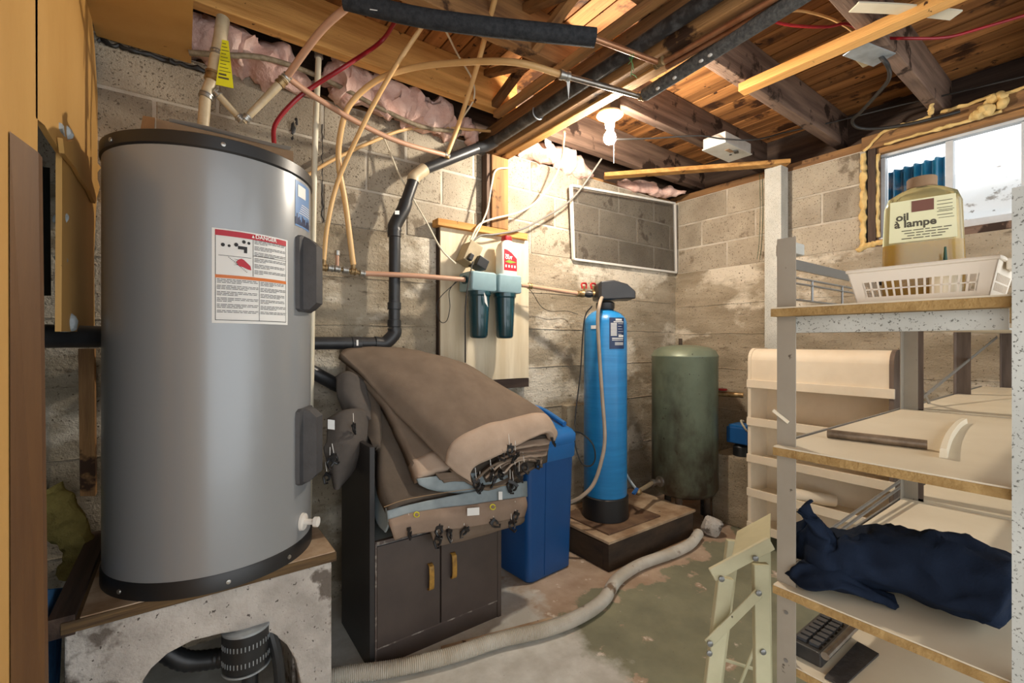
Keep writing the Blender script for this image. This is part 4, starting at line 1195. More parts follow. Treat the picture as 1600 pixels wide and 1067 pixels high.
# ------------------------------------------------------------------ dark cabinet
CX0, CX1, CY0, CY1, CT, CH = 0.560, 1.150, 1.665, 2.03, 0.47, 0.83
cb = thing('low_cabinet', 'low dark brown cabinet with two doors and an open shelf above', 'cabinet', (.855, 1.85, 0))
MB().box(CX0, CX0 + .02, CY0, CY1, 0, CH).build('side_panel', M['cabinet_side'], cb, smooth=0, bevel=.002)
MB().box(CX1 - .02, CX1, CY0, CY1, 0, CH - .12).build('side_panel', M['cabinet'], cb, smooth=0, bevel=.002)
MB().box(CX0 + .02, CX1 - .02, CY1 - .012, CY1, 0, CH - .02).build('back_panel', M['cubby'], cb, smooth=0)
MB().box(CX0 + .02, CX1 - .02, CY0 + .005, CY1 - .012, CT - .018, CT).build('shelf', M['cubby'], cb, smooth=0)
MB().box(CX0 + .02, CX1 - .02, CY0 + .003, CY0 + .02, CT - .012, CT + .002).build('shelf_edge', M['chipped'], cb, smooth=0)
MB().box(CX0 + .02, CX1 - .02, CY0 + .005, CY0 + .02, 0.0, 0.075).build('kickboard', M['cabinet'], cb, smooth=0)
MB().box(CX0 + .02, CX1 - .02, CY0 + .003, CY0 + .006, .070, .077).build('kickboard_edge', M['chipped'], cb, smooth=0)
MB().box(CX0 + .02, CX0 + .026, CY0 - .002, CY0 + .016, .0, CT).build('stile_edge', M['chipped'], cb, smooth=0)
xm = Y(688, 950, CY0).x
for s, (a, c) in enumerate(((CX0 + .027, xm - .003), (xm + .003, CX1 - .024))):
    d = MB().box(a, c, CY0 - .004, CY0 + .014, .079, CT - .014).build('door', M['cabinet'], cb, smooth=0, bevel=.002)
    hx = xm - .05 if s == 0 else xm + .052
    hz = (.285, .30)[s]
    pts = [V(hx, CY0 - .004, hz + .05), V(hx, CY0 - .020, hz + .048), V(hx, CY0 - .026, hz + .03), V(hx, CY0 - .027, hz - .03), V(hx, CY0 - .020, hz - .048), V(hx, CY0 - .004, hz - .05)]
    hb = MB()
    hb.loft([[p + V(-.010, 0, 0), p + V(.010, 0, 0), p + V(.010, .005, .003), p + V(-.010, .005, .003)] for p in catmull(pts, 5)])
    hb.build('handle', M['handle'], d, smooth=60)

# ------------------------------------------------------------------ canvas pile
def bicubic(rows, nu, nv):
    """smooth sheet through a net of points"""
    cols = [catmull(r, nv) for r in rows]
    k = len(cols[0])
    return [[p for p in line] for line in zip(*[catmull([c[j] for c in cols], nu) for j in range(k)])]


def sheet(rows, thick, name, m, parent, nu=8, nv=8, amp=.006, sc=7, seed=0, r0=0.0, r1=1.0):
    net = bicubic(rows, nu, nv)
    n = len(net)
    i0, i1 = int(round(r0 * (n - 1))), int(round(r1 * (n - 1)))
    net = net[i0:i1 + 1]
    o = len(net); w = len(net[0])
    mb = MB()
    for i in range(o):
        for j in range(w):
            p = net[i][j]
            mb.v.append(p + nvec(p * sc + V(seed, 0, 0)) * amp + nvec(p * sc * 3 + V(0, seed, 0)) * amp * .35)
    for i in range(o - 1):
        for j in range(w - 1):
            a = i * w + j
            mb.f.append((a, a + w, a + w + 1, a + 1))
    ob = mb.build(name, m, parent, smooth=60)
    s = ob.modifiers.new('thickness', 'SOLIDIFY'); s.thickness = thick; s.offset = 0
    return ob


clip_me = MB()
clip_me.tube([V(0, 0, .018), V(0, 0, .006)], .0022, 6)
clip_me.tube([V(.009 * math.cos(a), 0, -.003 + .009 * math.sin(a)) for a in [math.radians(-60 + 300 * k / 10) for k in range(11)]], .0034, 6)
clip_me.box(-.010, .010, -.004, .004, .004, .012)
clip_me.tube([V(-.008, 0, -.008), V(.004, 0, -.022), V(.011, 0, -.016)], .0034, 6)
clip_me = clip_me.mesh('clip', M['clip'])
RC = random.Random(11)


def clips(parent, pts, sc=1.0):
    for p in pts:
        piece(clip_me, 'clip', p, parent, rot=(RC.uniform(-.5, .5), RC.uniform(-.7, .7), RC.uniform(-1, 1)), scale=(sc, sc, sc))
        MB().tube([Vector(p) + V(0, .004, .016 * sc), Vector(p) + V(RC.uniform(-.006, .006), .008, .045 * sc)], .0014, 5).build('clip_cord', M['white'], parent)


# lowest canvas: falls from the wall over the cabinet front
c1 = thing('folded_canvas', 'lowest folded brown canvas hanging over the cabinet doors with tabs', 'canvas', (.9, 1.75, .5), 'pile of folded canvases')
rows = [[Y(532, 598, 2.10), Y(575, 580, 2.11), Y(680, 570, 2.12)],
        [Y(585, 665, 1.90), Y(630, 640, 1.93), Y(740, 640, 1.96)],
        [Y(592, 750, 1.70), Y(660, 735, 1.76), Y(800, 715, 1.84)],
        [Y(606, 800, 1.60), Y(680, 778, 1.645), Y(815, 752, 1.70)]]
sheet(rows, .05, 'canvas_panel', M['canvas_dark'], c1, amp=.008, seed=2)
for k, (dv, y, mm, nm) in enumerate(((0, 1.60, 'lining', 'lining_strip'), (9, 1.585, 'canvas_hem', 'hem_band'))):
    pass
rows = [[Y(604, 798, 1.60), Y(640, 788, 1.605), Y(720, 772, 1.615), Y(822, 752, 1.64)],
        [Y(606, 816, 1.588), Y(640, 803, 1.59), Y(720, 792, 1.60), Y(823, 776, 1.63)]]
sheet(rows, .012, 'lining_strip', M['lining'], c1, amp=.002, seed=3)
rows = [[Y(606, 812, 1.585), Y(650, 801, 1.585), Y(730, 789, 1.60), Y(820, 776, 1.625)],
        [Y(610, 826, 1.572), Y(650, 815, 1.572), Y(730, 805, 1.588), Y(822, 790, 1.615)],
        [Y(616, 842, 1.585), Y(650, 832, 1.59), Y(730, 822, 1.60), Y(818, 806, 1.63)]]
sheet(rows, .016, 'hem_band', M['canvas_mid'], c1, amp=.003, seed=4)
rows = [[Y(672, 828, 1.60), Y(730, 820, 1.605), Y(816, 800, 1.635)],
        [Y(676, 842, 1.59), Y(735, 832, 1.595), Y(818, 812, 1.63)],
        [Y(678, 852, 1.60), Y(735, 840, 1.605), Y(812, 818, 1.64)]]
sheet(rows, .014, 'inner_fold', M['canvas'], c1, amp=.003, seed=5)
rows = [[Y(575, 770, 1.80), Y(585, 745, 1.78), Y(592, 720, 1.77)], [Y(588, 815, 1.70), Y(598, 800, 1.66), Y(604, 790, 1.625)], [Y(602, 832, 1.62), Y(606, 824, 1.605), Y(608, 815, 1.595)]]
sheet(rows, .006, 'lining_fold', M['lining'], c1, amp=.004, seed=6)
MB().grid(lambda a, b: Y(730 + 19 * a, 794 - 1.5 * a + 12 * b, 1.572), 1, 1).build('care_label', M['white_paper'], c1, smooth=0)
MB().grid(lambda a, b: Y(779 + 6 * a, 768 + 13 * b, 1.60), 1, 1).build('care_label', M['white_paper'], c1, smooth=0)
for (u, v) in ((651, 804), (770, 792)):
    MB().tube(catmull([Y(u + 4 * math.cos(a), v + 4 * math.sin(a), 1.572) for a in [2 * math.pi * k / 8 for k in range(8)]], 2, True), .0022, 6).build('grommet', M['yellow_tag'], c1)
clips(c1, [Y(640, 830, 1.57), Y(686, 828, 1.575), Y(684, 845, 1.575), Y(702, 834, 1.577), Y(726, 830, 1.58), Y(772, 817, 1.59), Y(800, 820, 1.60), Y(806, 806, 1.60)], 1.4)
stitch = catmull([Y(600, 792, 1.594), Y(640, 779, 1.598), Y(720, 766, 1.61), Y(800, 757, 1.625)], 10)
MB().tube(stitch, .0012, 5).build('stitch_line', M['thread'], c1)

# middle canvas: folded edge with beige hem and grey lining
c2 = thing('folded_canvas', 'middle folded canvas with beige hem and grey lining showing', 'canvas', (.9, 1.75, .8), 'pile of folded canvases')
rows = [[Y(540, 575, 2.09), Y(600, 566, 2.10), Y(670, 565, 2.11)],
        [Y(592, 628, 1.90), Y(640, 610, 1.92), Y(735, 608, 1.95)],
        [Y(632, 705, 1.74), Y(690, 680, 1.77), Y(790, 668, 1.82)],
        [Y(652, 752, 1.645), Y(715, 732, 1.67), Y(812, 715, 1.73)]]
sheet(rows, .05, 'canvas_panel', M['canvas'], c2, amp=.006, seed=8, r0=0, r1=.84)
sheet(rows, .051, 'hem_band', M['canvas_hem'], c2, amp=.006, seed=8, r0=.80, r1=1)
rows = [[Y(651, 748, 1.63), Y(700, 742, 1.635), Y(790, 735, 1.66)], [Y(660, 760, 1.622), Y(710, 764, 1.625), Y(800, 766, 1.65)], [Y(690, 768, 1.63), Y(730, 770, 1.64), Y(810, 768, 1.66)]]
sheet(rows, .010, 'lining_strip', M['lining'], c2, amp=.003, seed=9)
for k in range(2):
    rows = [[Y(680 + 8 * k, 740 + 6 * k, 1.625), Y(705, 738 + 5 * k, 1.628), Y(735, 742 + 4 * k, 1.64)], [Y(688 + 6 * k, 750 + 4 * k, 1.615), Y(710, 748 + 4 * k, 1.618), Y(738, 750 + 3 * k, 1.63)]]
    sheet(rows, .007, 'inner_fold', M['canvas'], c2, amp=.002, seed=10 + k)
rows = [[Y(538, 600, 2.03), Y(560, 590, 2.05), Y(582, 590, 2.04)], [Y(568, 650, 1.92), Y(580, 640, 1.9), Y(590, 640, 1.9)], [Y(582, 700, 1.80), Y(590, 700, 1.79), Y(596, 710, 1.78)]]
sheet(rows, .03, 'loose_fold', M['canvas_dark'], c2, amp=.012, sc=9, seed=12)

# top canvas: broad roll, beige band round its near end
c3t = thing('folded_canvas', 'topmost broad brown canvas roll with beige band at its end', 'canvas', (1.0, 1.8, .9), 'pile of folded canvases')
rows = [[Y(530, 556, 2.08), Y(545, 549, 2.11), Y(600, 547, 2.12), Y(655, 552, 2.12), Y(668, 566, 2.10)],
        [Y(582, 606, 1.93), Y(600, 580, 1.95), Y(660, 560, 1.98), Y(730, 576, 1.99), Y(745, 596, 1.97)],
        [Y(642, 668, 1.77), Y(660, 632, 1.77), Y(725, 602, 1.82), Y(800, 617, 1.83), Y(812, 642, 1.82)],
        [Y(700, 728, 1.635), Y(715, 698, 1.62), Y(775, 668, 1.64), Y(846, 652, 1.67), Y(862, 672, 1.68)],
        [Y(736, 752, 1.60), Y(742, 730, 1.59), Y(795, 702, 1.60), Y(852, 678, 1.63), Y(862, 690, 1.645)]]
sheet(rows, .034, 'canvas_panel', M['canvas'], c3t, nu=10, nv=8, amp=.010, sc=5, seed=20, r0=0, r1=.75)
sheet(rows, .036, 'hem_band', M['canvas_hem'], c3t, nu=10, nv=8, amp=.010, sc=5, seed=20, r0=.735, r1=1)
# rolled layers seen in the end
rows = [[Y(712, 722, 1.67), Y(780, 688, 1.68), Y(858, 678, 1.70)], [Y(738, 758, 1.65), Y(790, 742, 1.66), Y(850, 722, 1.69)]]
sheet(rows, .03, 'roll_core', M['canvas_dark'], c3t, amp=.006, sc=9, seed=60)
for k in range(3):
    rows = [[Y(770 + 12 * k, 706 + 3 * k, 1.65), Y(812 + 4 * k, 692 + 7 * k, 1.655), Y(859 - 2 * k, 686 + 9 * k, 1.68)], [Y(768 + 12 * k, 714 + 3 * k, 1.605), Y(812 + 4 * k, 700 + 7 * k, 1.61), Y(858 - 2 * k, 694 + 9 * k, 1.64)]]
    sheet(rows, .011, 'inner_roll', M['canvas_hem'] if k != 1 else M['canvas_mid'], c3t, amp=.006, sc=11, seed=62 + k)
for k in range(5):
    f = k / 4.0
    rows = [[Y(742 + 14 * k, 742 - 3 * k, 1.66), Y(768 + 12 * k, 722 - 2 * k, 1.66), Y(812 + 6 * k, 706 + 1 * k, 1.68), Y(848, 700 + 5 * k, 1.70)],
            [Y(744 + 14 * k, 750 - 3 * k, 1.60 + .005 * k), Y(770 + 12 * k, 728 - 2 * k, 1.59 + .005 * k), Y(812 + 6 * k, 712 + 2 * k, 1.60 + .006 * k), Y(846, 706 + 6 * k, 1.63 + .006 * k)]]
    sheet(rows, .009, 'inner_roll', M['canvas_hem'] if k % 2 else M['canvas'], c3t, amp=.006, sc=12, seed=30 + k)
rows = [[Y(700, 728, 1.66), Y(725, 745, 1.66), Y(760, 752, 1.67), Y(838, 722, 1.70)], [Y(708, 736, 1.62), Y(740, 757, 1.61), Y(775, 762, 1.62), Y(836, 730, 1.66)]]
sheet(rows, .012, 'under_fold', M['canvas'], c3t, amp=.004, seed=40)
clips(c3t, [Y(797, 702, 1.585), Y(806, 713, 1.585), Y(782, 710, 1.59), Y(768, 742, 1.59), Y(783, 740, 1.595), Y(772, 752, 1.59), Y(806, 735, 1.60), Y(812, 745, 1.60), Y(820, 730, 1.60), Y(840, 726, 1.63), Y(798, 757, 1.61), Y(745, 756, 1.60), Y(750, 762, 1.60), Y(864, 688, 1.64), Y(803, 760, 1.61)], 1.45)
MB().tube(catmull([Y(786 + 4 * math.cos(a), 682 + 3 * math.sin(a), 1.612) for a in [2 * math.pi * k / 8 for k in range(8)]], 2, True), .002, 6).build('grommet', M['handle'], c3t)
MB().tube([Y(787, 684, 1.61), Y(796, 698, 1.59)], .0022, 6).build('clip_cord', M['white'], c3t)

# small grey bundle at the left end of the pile
c4 = thing('folded_canvas', 'small grey canvas bundle with white tag hanging left of the cabinet', 'canvas', (.5, 1.8, .8), 'pile of folded canvases')
rows = [[Y(512, 655, 1.86), Y(535, 642, 1.84), Y(560, 640, 1.86), Y(578, 650, 1.92)],
        [Y(512, 690, 1.80), Y(535, 685, 1.77), Y(562, 680, 1.80), Y(580, 675, 1.90)],
        [Y(508, 700, 1.80), Y(530, 702, 1.765), Y(555, 705, 1.78), Y(578, 690, 1.88)],
        [Y(518, 735, 1.80), Y(528, 745, 1.77), Y(545, 732, 1.79), Y(572, 700, 1.86)],
        [Y(524, 762, 1.80), Y(527, 764, 1.78), Y(532, 757, 1.80), Y(545, 742, 1.83)]]
sheet(rows, .016, 'canvas_panel', M['canvas_grey'], c4, amp=.005, seed=50)
rows = [[Y(528, 592, 2.02), Y(545, 582, 2.0), Y(570, 600, 1.98)], [Y(528, 615, 1.98), Y(550, 620, 1.93), Y(580, 640, 1.90)], [Y(540, 640, 1.95), Y(560, 645, 1.89), Y(585, 665, 1.86)]]
sheet(rows, .03, 'loose_fold', M['canvas_grey'], c4, amp=.014, sc=9, seed=51)
MB().grid(lambda a, b: Y(512 + 11 * a, 655 + 1.5 * a + 15 * b, 1.775 - .004 * a), 1, 1).build('care_label', M['white_paper'], c4, smooth=0)
clips(c4, [Y(522, 716, 1.755), Y(516, 722, 1.76), Y(553, 668, 1.765), Y(511, 745, 1.78)], 1.2)

# ------------------------------------------------------------------ blue salt bin
bnc = (1.545, 1.955); brot = math.radians(4)
bn = thing('salt_bin', 'blue plastic brine bin with hinged lid beside the cabinet', 'bin', (bnc[0], bnc[1], 0))


def bring(z, h, r=.03, dx=0):
    return rrect(bnc[0] + dx, bnc[1], h, h, r, z, brot, 5)


MB().loft([bring(0, .145), bring(.012, .155), bring(.60, .168), bring(.665, .170)]).build('bin_body', M['bin_dark'], bn, smooth=35)
MB().loft([bring(.60, .172), bring(.606, .176), bring(.672, .178), bring(.678, .174)]).build('bin_rim', M['bin_blue'], bn, smooth=35)
lidr = []
for (z, h, tilt) in ((.672, .176, 0), (.69, .184, 0), (.735, .184, .3), (.775, .172, .8), (.79, .15, 1.0)):
    ring = bring(z, h, .04)
    lidr.append([p + V(0, 0, (p.y - bnc[1]) * .28 * tilt) for p in ring])
lid = MB().loft(lidr).build('lid', M['bin_blue'], bn, smooth=40)
MB().tube(catmull([V(bnc[0] - .14, bnc[1] - .12, .772), V(bnc[0] - .13, bnc[1] + .08, .832), V(bnc[0], bnc[1] + .12, .848), V(bnc[0] + .13, bnc[1] + .08, .832), V(bnc[0] + .14, bnc[1] - .12, .772)], 8), .014, 10).build('lid_ridge', M['bin_blue'], lid)
cs, sn = math.cos(brot), math.sin(brot)
MB().bar(V(bnc[0] - .035, bnc[1] - .158, .02), V(bnc[0] - .035, bnc[1] - .171, .60), .004, .006, up=(0, 1, 0)).build('mould_seam', M['bin_dark'], bn)

# ------------------------------------------------------------------ softener on its timber base
bs_ = thing('timber_base', 'low oil-stained timber box base with a rusty slab on top', 'base', (2.2, 1.9, 0))
UX0, UX1, UY0, UY1, UH = 1.825, 2.60, 1.645, 2.15, .150
MB().box(UX0, UX1, UY0, UY0 + .04, 0, UH).build('side_board', M['base_wood'], bs_, smooth=0, bevel=.003)
MB().box(UX0, UX1, UY1 - .04, UY1, 0, UH).build('side_board', M['base_wood'], bs_, smooth=0, bevel=.003)
MB().box(UX0 - .0, UX0 + .04, UY0 + .041, UY1 - .041, 0, UH - .01).build('end_board', M['base_wood'], bs_, smooth=0, bevel=.003)
MB().box(UX1 - .04, UX1, UY0 + .041, UY1 - .041, 0, UH).build('end_board', M['base_wood'], bs_, smooth=0, bevel=.003)
MB().box(UX0 - .01, UX1 + .01, UY0 - .01, UY1, UH, UH + .016).build('top_board', M['base_top'], bs_, smooth=0, bevel=.003)
MB().box(UX0 + .05, 2.33, UY0 + .045, 2.06, UH + .0162, UH + .026).build('slab', M['slab'], bs_, smooth=0, bevel=.002)
BZ = UH + .026
SC = (2.06, 1.885); SR = .127
sf = thing('water_softener', 'slim blue softener cylinder with black control head', 'water softener', (SC[0], SC[1], BZ))
s3 = (SC[0], SC[1], 0)
ztop = 1.44
MB().lathe([(.128, BZ), (.136, BZ + .004), (.136, BZ + .13), (.130, BZ + .135)], s3, 48).build('foot_boot', M['clip'], sf, smooth=40)
prof = [(SR - .002, BZ + .134)] + [(SR, BZ + .14), (SR, ztop - .12)] + [(SR * math.cos(a), ztop - .12 + .095 * math.sin(a)) for a in [math.radians(10 * k) for k in range(1, 8)]] + [(.03, ztop - .022)]
MB().lathe(prof, s3, 64).build('pressure_vessel', M['softener'], sf, smooth=50)
MB().lathe([(.05, ztop - .03), (.055, ztop - .02), (.055, ztop + .01), (.04, ztop + .02)], s3, 32).build('neck', M['valve_black'], sf)
hd = V(SC[0] + .02, SC[1] - .02, ztop + .06)
fw = V(.83, -.56, 0); rt = V(.56, .83, 0)       # the head faces the room


def head_ring(d, z0, z1, hw):
    return [hd + fw * d + rt * x + UP * z for x, z in ((-hw, z0), (hw, z0), (hw, z1), (-hw, z1))]


hdo = MB().loft([head_ring(-.09, -.03, .055, .075), head_ring(-.07, -.035, .072, .085), head_ring(.0, -.035, .078, .09), head_ring(.08, -.03, .055, .09), head_ring(.13, -.03, .012, .085)]).build('control_head', M['valve_black'], sf, smooth=20, bevel=.006)
fac = [hd + fw * .035 + rt * x + UP * (.0705) for x in (-.06, .06)] + [hd + fw * .105 + rt * x + UP * (.0372) for x in (.06, -.06)]
MB().prism(fac, V(.001, -.001, .004)).build('control_panel', M['panel_grey'], hdo, smooth=0)
fac = [hd + fw * .045 + rt * x + UP * (.0705) for x in (-.035, .035)] + [hd + fw * .07 + rt * x + UP * (.058) for x in (.035, -.035)]
MB().prism(fac, V(.001, -.001, .0045)).build('display', M['ink'], hdo, smooth=0)
# bypass yoke with red handles
yk = MB().tube([o2 + V(.0, 0, 0), o2.lerp(hd, .45), hd + V(-.05, .03, -.01)], .016, 12).build('bypass_yoke', M['valve_black'], sf)
for k in range(3):
    p = o2.lerp(hd, .10 + .22 * k)
    MB().lathe([(.02, -.016), (.022, 0), (.02, .016)], p, 14, hd - o2).build('union_nut', M['valve_black'] if k % 2 else M['brass'], yk)
for k in range(2):
    p = o2.lerp(hd, .16 + .30 * k) + V(0, 0, .03)
    hh = MB().tube(catmull([p + V(-.022, -.008, 0), p + V(-.02, 0, .03), p + V(.02, .004, .034), p + V(.024, .006, .004)], 5), .0055, 8)
    hh.build('valve_handle', M['valve_red'], yk)
    MB().cyl(p - UP * .02, p + UP * .02, .007, 10).build('valve_stem', M['brass'], yk)


def on_soft(a, z, off=.0015):
    return V(SC[0] + (SR + off) * math.cos(a), SC[1] + (SR + off) * math.sin(a), z)


sa0, _ = cyl_hit(952, 520, SC, SR); sa1, _ = cyl_hit(974.5, 520, SC, SR)
_, lz1 = cyl_hit(952, 496, SC, SR); _, lz0 = cyl_hit(952, 545, SC, SR)
lbs = MB().grid(lambda a, b: on_soft(sa0 + (sa1 - sa0) * a, lz0 + (lz1 - lz0) * b), 10, 1).build('data_label', M['navy_print'], sf, smooth=60)
b = MB()


def lrect(s0, s1, t0, t1):
    b.grid(lambda a, c: on_soft(sa0 + (sa1 - sa0) * (s0 + (s1 - s0) * a), lz0 + (lz1 - lz0) * (t0 + (t1 - t0) * c), .0025), 4, 1)


for k in range(10):
    lrect(.08, .44, .80 - .042 * k, .825 - .042 * k)
    if k % 2 == 0:
        lrect(.52, .9 - .06 * (k % 3), .80 - .042 * k, .81 - .042 * k)
lrect(.36, .80, .90, .965); lrect(.24, .92, .85, .88); lrect(.55, .92, .38, .44); lrect(.15, .9, .32, .35); lrect(.15, .9, .27, .29)
for k in range(5):
    lrect(.32, .9, .12 + .02 * k, .13 + .02 * k)
b.build('label_print', M['white_paper'], lbs, kind='stuff')
ta, tz = cyl_hit(927, 511, SC, SR)
MB().grid(lambda a, b: on_soft(ta - .12 + .28 * a, tz - .010 + .02 * b, .002), 6, 1).build('small_sticker', M['white_paper'], sf)
# drain hose and brine tube
pipe('drain_hose', [hd + V(-.09, -.02, -.02), D(937, 475, 2.56), D(934, 500, 2.55), D(937, 560, 2.55), D(941, 620, 2.55), D(945, 680, 2.54), D(941, 715, 2.53), D(928, 755, 2.52), D(908, 776, 2.52), D(888, 786, 2.54)], .0105, M['hose_beige'], 'beige drain hose running down the front of the blue cylinder', 'hose', n=12)
pipe('brine_tube', [D(925, 478, 2.70), D(913, 500, 2.72), D(907, 580, 2.74), D(899, 650, 2.70), D(898, 690, 2.62), D(908, 722, 2.58), D(922, 728, 2.56), D(930, 716, 2.56), D(926, 694, 2.56), D(910, 678, 2.56), D(897, 674, 2.50)], .0042, M['cable_black'], 'thin black brine tube looping between bin and softener', 'tube', n=8)

# ------------------------------------------------------------------ green pressure tank
GC = (2.755, 1.81); GR = .211; gz0, gz1 = .19, 1.19
gt = thing('pressure_tank', 'old green steel pressure tank with grimy base in the corner', 'tank', (GC[0], GC[1], 0))
g3 = (GC[0], GC[1], 0)
MB().lathe([(.03, gz0), (GR * .75, gz0 + .01), (GR - .015, gz0 + .03), (GR, gz0 + .06), (GR, gz1 - .075), (GR + .003, gz1 - .07), (GR + .003, gz1 - .064), (GR - .002, gz1 - .058), (GR * .93, gz1 - .03), (GR * .72, gz1 - .008), (GR * .4, gz1 + .004), (0, gz1 + .008)], g3, 64).build('tank_shell', M['green_tank'], gt, smooth=40)
for k in range(3):
    a = math.radians(200 + 120 * k)
    MB().cyl((GC[0] + .15 * math.cos(a), GC[1] + .15 * math.sin(a), 0.0), (GC[0] + .15 * math.cos(a), GC[1] + .15 * math.sin(a), gz0 + .05), .022, 12).build('leg', M['rust'], gt)
MB().cyl((GC[0] + .03, GC[1] + .05, gz1), (GC[0] + .03, GC[1] + .05, gz1 + .05), .012, 10).build('top_fitting', M['rust'], gt)
ga, gz = cyl_hit(1032, 752, GC, GR)
n = V(math.cos(ga), math.sin(ga), 0)
gp = V(GC[0], GC[1], gz) + n * GR
ot = MB().lathe([(.034, -.01), (.034, .012), (.016, .014), (.016, .05), (.022, .052), (.022, .075), (.014, .077)], gp, 16, n).build('outlet_nipple', M['chrome'], gt)
q1 = gp + n * .07; q2 = D(997, 768, 2.75)
tag(MB().tube(catmull([q1, q1.lerp(q2, .5), q2], 5), .013, 12).build('tank_pipe', M['hose_grey']), 'short grey pipe from the green tank to a blue valve', 'pipe')
vb = tag(MB().sphere(q2, .022, 12, 8).build('drain_valve', M['brass']), 'small brass valve with blue handle beside the base', 'valve')
MB().bar(q2 + V(-.045, 0, -.005), q2 + V(-.005, 0, .02), .02, .012).build('handle', M['pump_blue'], vb)
pipe('thin_pipe', [D(975, 735, 2.85), D(985, 752, 2.82), q2], .009, M['galv'], 'thin steel tube behind the softener foot', 'pipe')
tag(MB().obox(V(2.50, 1.60, .06), V(.055, 0, 0), V(0, .05, 0), V(0, 0, .06)).noise(.018, 9, 3).build('rubble_stone', M['plinth'], bevel=.012), 'small broken stone beside the timber base', 'stone') if False else None
st_ = MB().sphere((0, 0, 0), .06, 12, 8).noise(.025, 12, 5)
for i, p in enumerate(st_.v):
    st_.v[i] = V(p.x + 2.70, p.y + 1.575, max(p.z + .05, 0) * 1.2)
tag(st_.build('rubble_stone', M['plinth'], smooth=20), 'pale broken stone in front of the green tank', 'stone')

# jet pump, block and red valve right of the tank
tag(MB().box(2.94, 3.24, 1.45, 1.72, 0, .46).build('concrete_pier', M['poured'], smooth=0, bevel=.008), 'square concrete pier carrying the blue pump', 'pier')
jp = thing('jet_pump', 'small blue pump on the concrete pier beside the white rack', 'pump', (3.02, 1.56, .46))
MB().obox((3.03, 1.56, .60), V(.07, 0, 0), V(0, .07, 0), V(0, 0, .055)).build('motor_box', M['pump_blue'], jp, smooth=0, bevel=.008)
MB().obox((3.03, 1.56, .66), V(.06, 0, 0), V(0, .06, 0), V(0, 0, .008)).build('motor_lid', M['bin_blue'], jp, smooth=0, bevel=.004)
MB().lathe([(.05, .4605), (.05, .52), (.03, .545)], (3.02, 1.56, 0), 20).build('pump_base', M['pump_black'], jp)
MB().tube(catmull([V(2.99, 1.49, .62), V(2.95, 1.50, .66), V(2.96, 1.53, .70), V(3.03, 1.55, .69)], 6), .006, 8).build('wire', M['cable_white'], jp)
rv = tag(MB().tube([V(2.95, 1.84, .86), V(3.0, 1.70, .86), V(3.05, 1.56, .86)], .018, 14).build('valve_pipe', M['brass']), 'brass pipe with red wheel valve right of the green tank', 'pipe')
MB().lathe([(.03, 0), (.034, .006), (.03, .012)], V(3.0, 1.68, .885), 14).build('wheel', M['valve_red'], rv)
tag(MB().cyl((2.985, 1.80, 0), (2.985, 1.80, .86), .028, 14).build('supply_pipe', M['black_old']), 'dark vertical pipe behind the green tank', 'pipe')

# ------------------------------------------------------------------ ribbed hose on the floor
hpts = [Z(440, 1085, .03), Z(525, 1057, .03), Z(610, 1045, .03), Z(700, 1025, .03), Z(780, 1000, .03), Z(850, 984, .03), Z(905, 963, .03), Z(942, 938, .03), Z(965, 905, .03), Z(1000, 882, .03), Z(1050, 864, .03), Z(1078, 850, .03), Z(1092, 833, .035)]
q = catmull(hpts, 56)
tot = len(q)
hm = MB().tube(q, [.0262 + (.0034 if i % 2 else 0) for i in range(tot)], 14)
tag(hm.build('ribbed_hose', M['hose_white'], smooth=80), 'white ribbed hose snaking across the floor past the timber base', 'hose')
tag(MB().bar(Z(690, 1014, .006), Z(862, 968, .006), .02, .012).build('floor_strip', M['base_top'], smooth=0), 'thin wooden strip on the floor between cabinet and hose', 'wood strip')
# ------------------------------------------------------------------ bulb and its holder
LX, LY = 1.755, 1.575
lp = thing('bare_bulb_lamp', 'bare lit bulb in a white porcelain holder under a joist', 'lamp', (LX, LY, 2.25))
MB().lathe([(.052, 2.445), (.052, 2.385), (.048, 2.38), (0, 2.38)], (LX + .0, LY, 0), 8).build('junction_box', M['cable_black'], lp, smooth=0)
MB().lathe([(0, 2.379), (.05, 2.379), (.062, 2.374), (.066, 2.364), (.058, 2.357), (.034, 2.350), (.026, 2.340), (.023, 2.305), (.021, 2.302), (0, 2.302)], (LX, LY, 0), 40).build('porcelain_holder', M['porcelain'], lp, smooth=50)
bl = MB().lathe([(.012, 2.30), (.013, 2.292), (.018, 2.282), (.027, 2.268), (.031, 2.252), (.029, 2.236), (.020, 2.224), (.008, 2.219), (0, 2.2185)], (LX, LY, 0), 28)
bl.build('bulb', M['bulb'], lp, smooth=60)
MB().tube([V(LX + .03, LY, 2.35), V(LX + .03, LY, 2.13)], .0012, 5).build('pull_cord', M['cable_white'], lp)

# ------------------------------------------------------------------ electrics under the ceiling
eb = thing('breaker_box', 'pale grey steel electric box hanging under the joist near the corner', 'electric box', (2.68, 1.46, 2.36))
MB().box(2.535, 2.83, 1.40, 1.54, 2.375, 2.435).build('enclosure', M['box_grey'], eb, smooth=0, bevel=.004)
MB().box(2.53, 2.835, 1.395, 1.545, 2.366, 2.3745).build('cover', M['box_grey'], eb, smooth=0, bevel=.003)
MB().obox((2.66, 1.445, 2.3645), V(.03, 0, 0), V(0, .012, 0), V(0, 0, .0012)).build('sticker', M['cardboard'], eb, smooth=0)
MB().obox((2.70, 1.425, 2.361), V(.018, .006, 0), V(-.004, .010, 0), V(0, 0, .004)).build('latch', M['cable_black'], eb, smooth=0)
MB().cyl((2.72, 1.47, 2.3645), (2.72, 1.47, 2.362), .008, 10).build('knockout', M['ink'], eb)
jb = thing('junction_box', 'galvanised junction box on the joist above the window side', 'junction box', (2.40, .66, 2.45))
MB().box(2.35, 2.46, .665, .725, 2.44, 2.53).build('box_body', M['box_tan'], jb, smooth=0, bevel=.003)
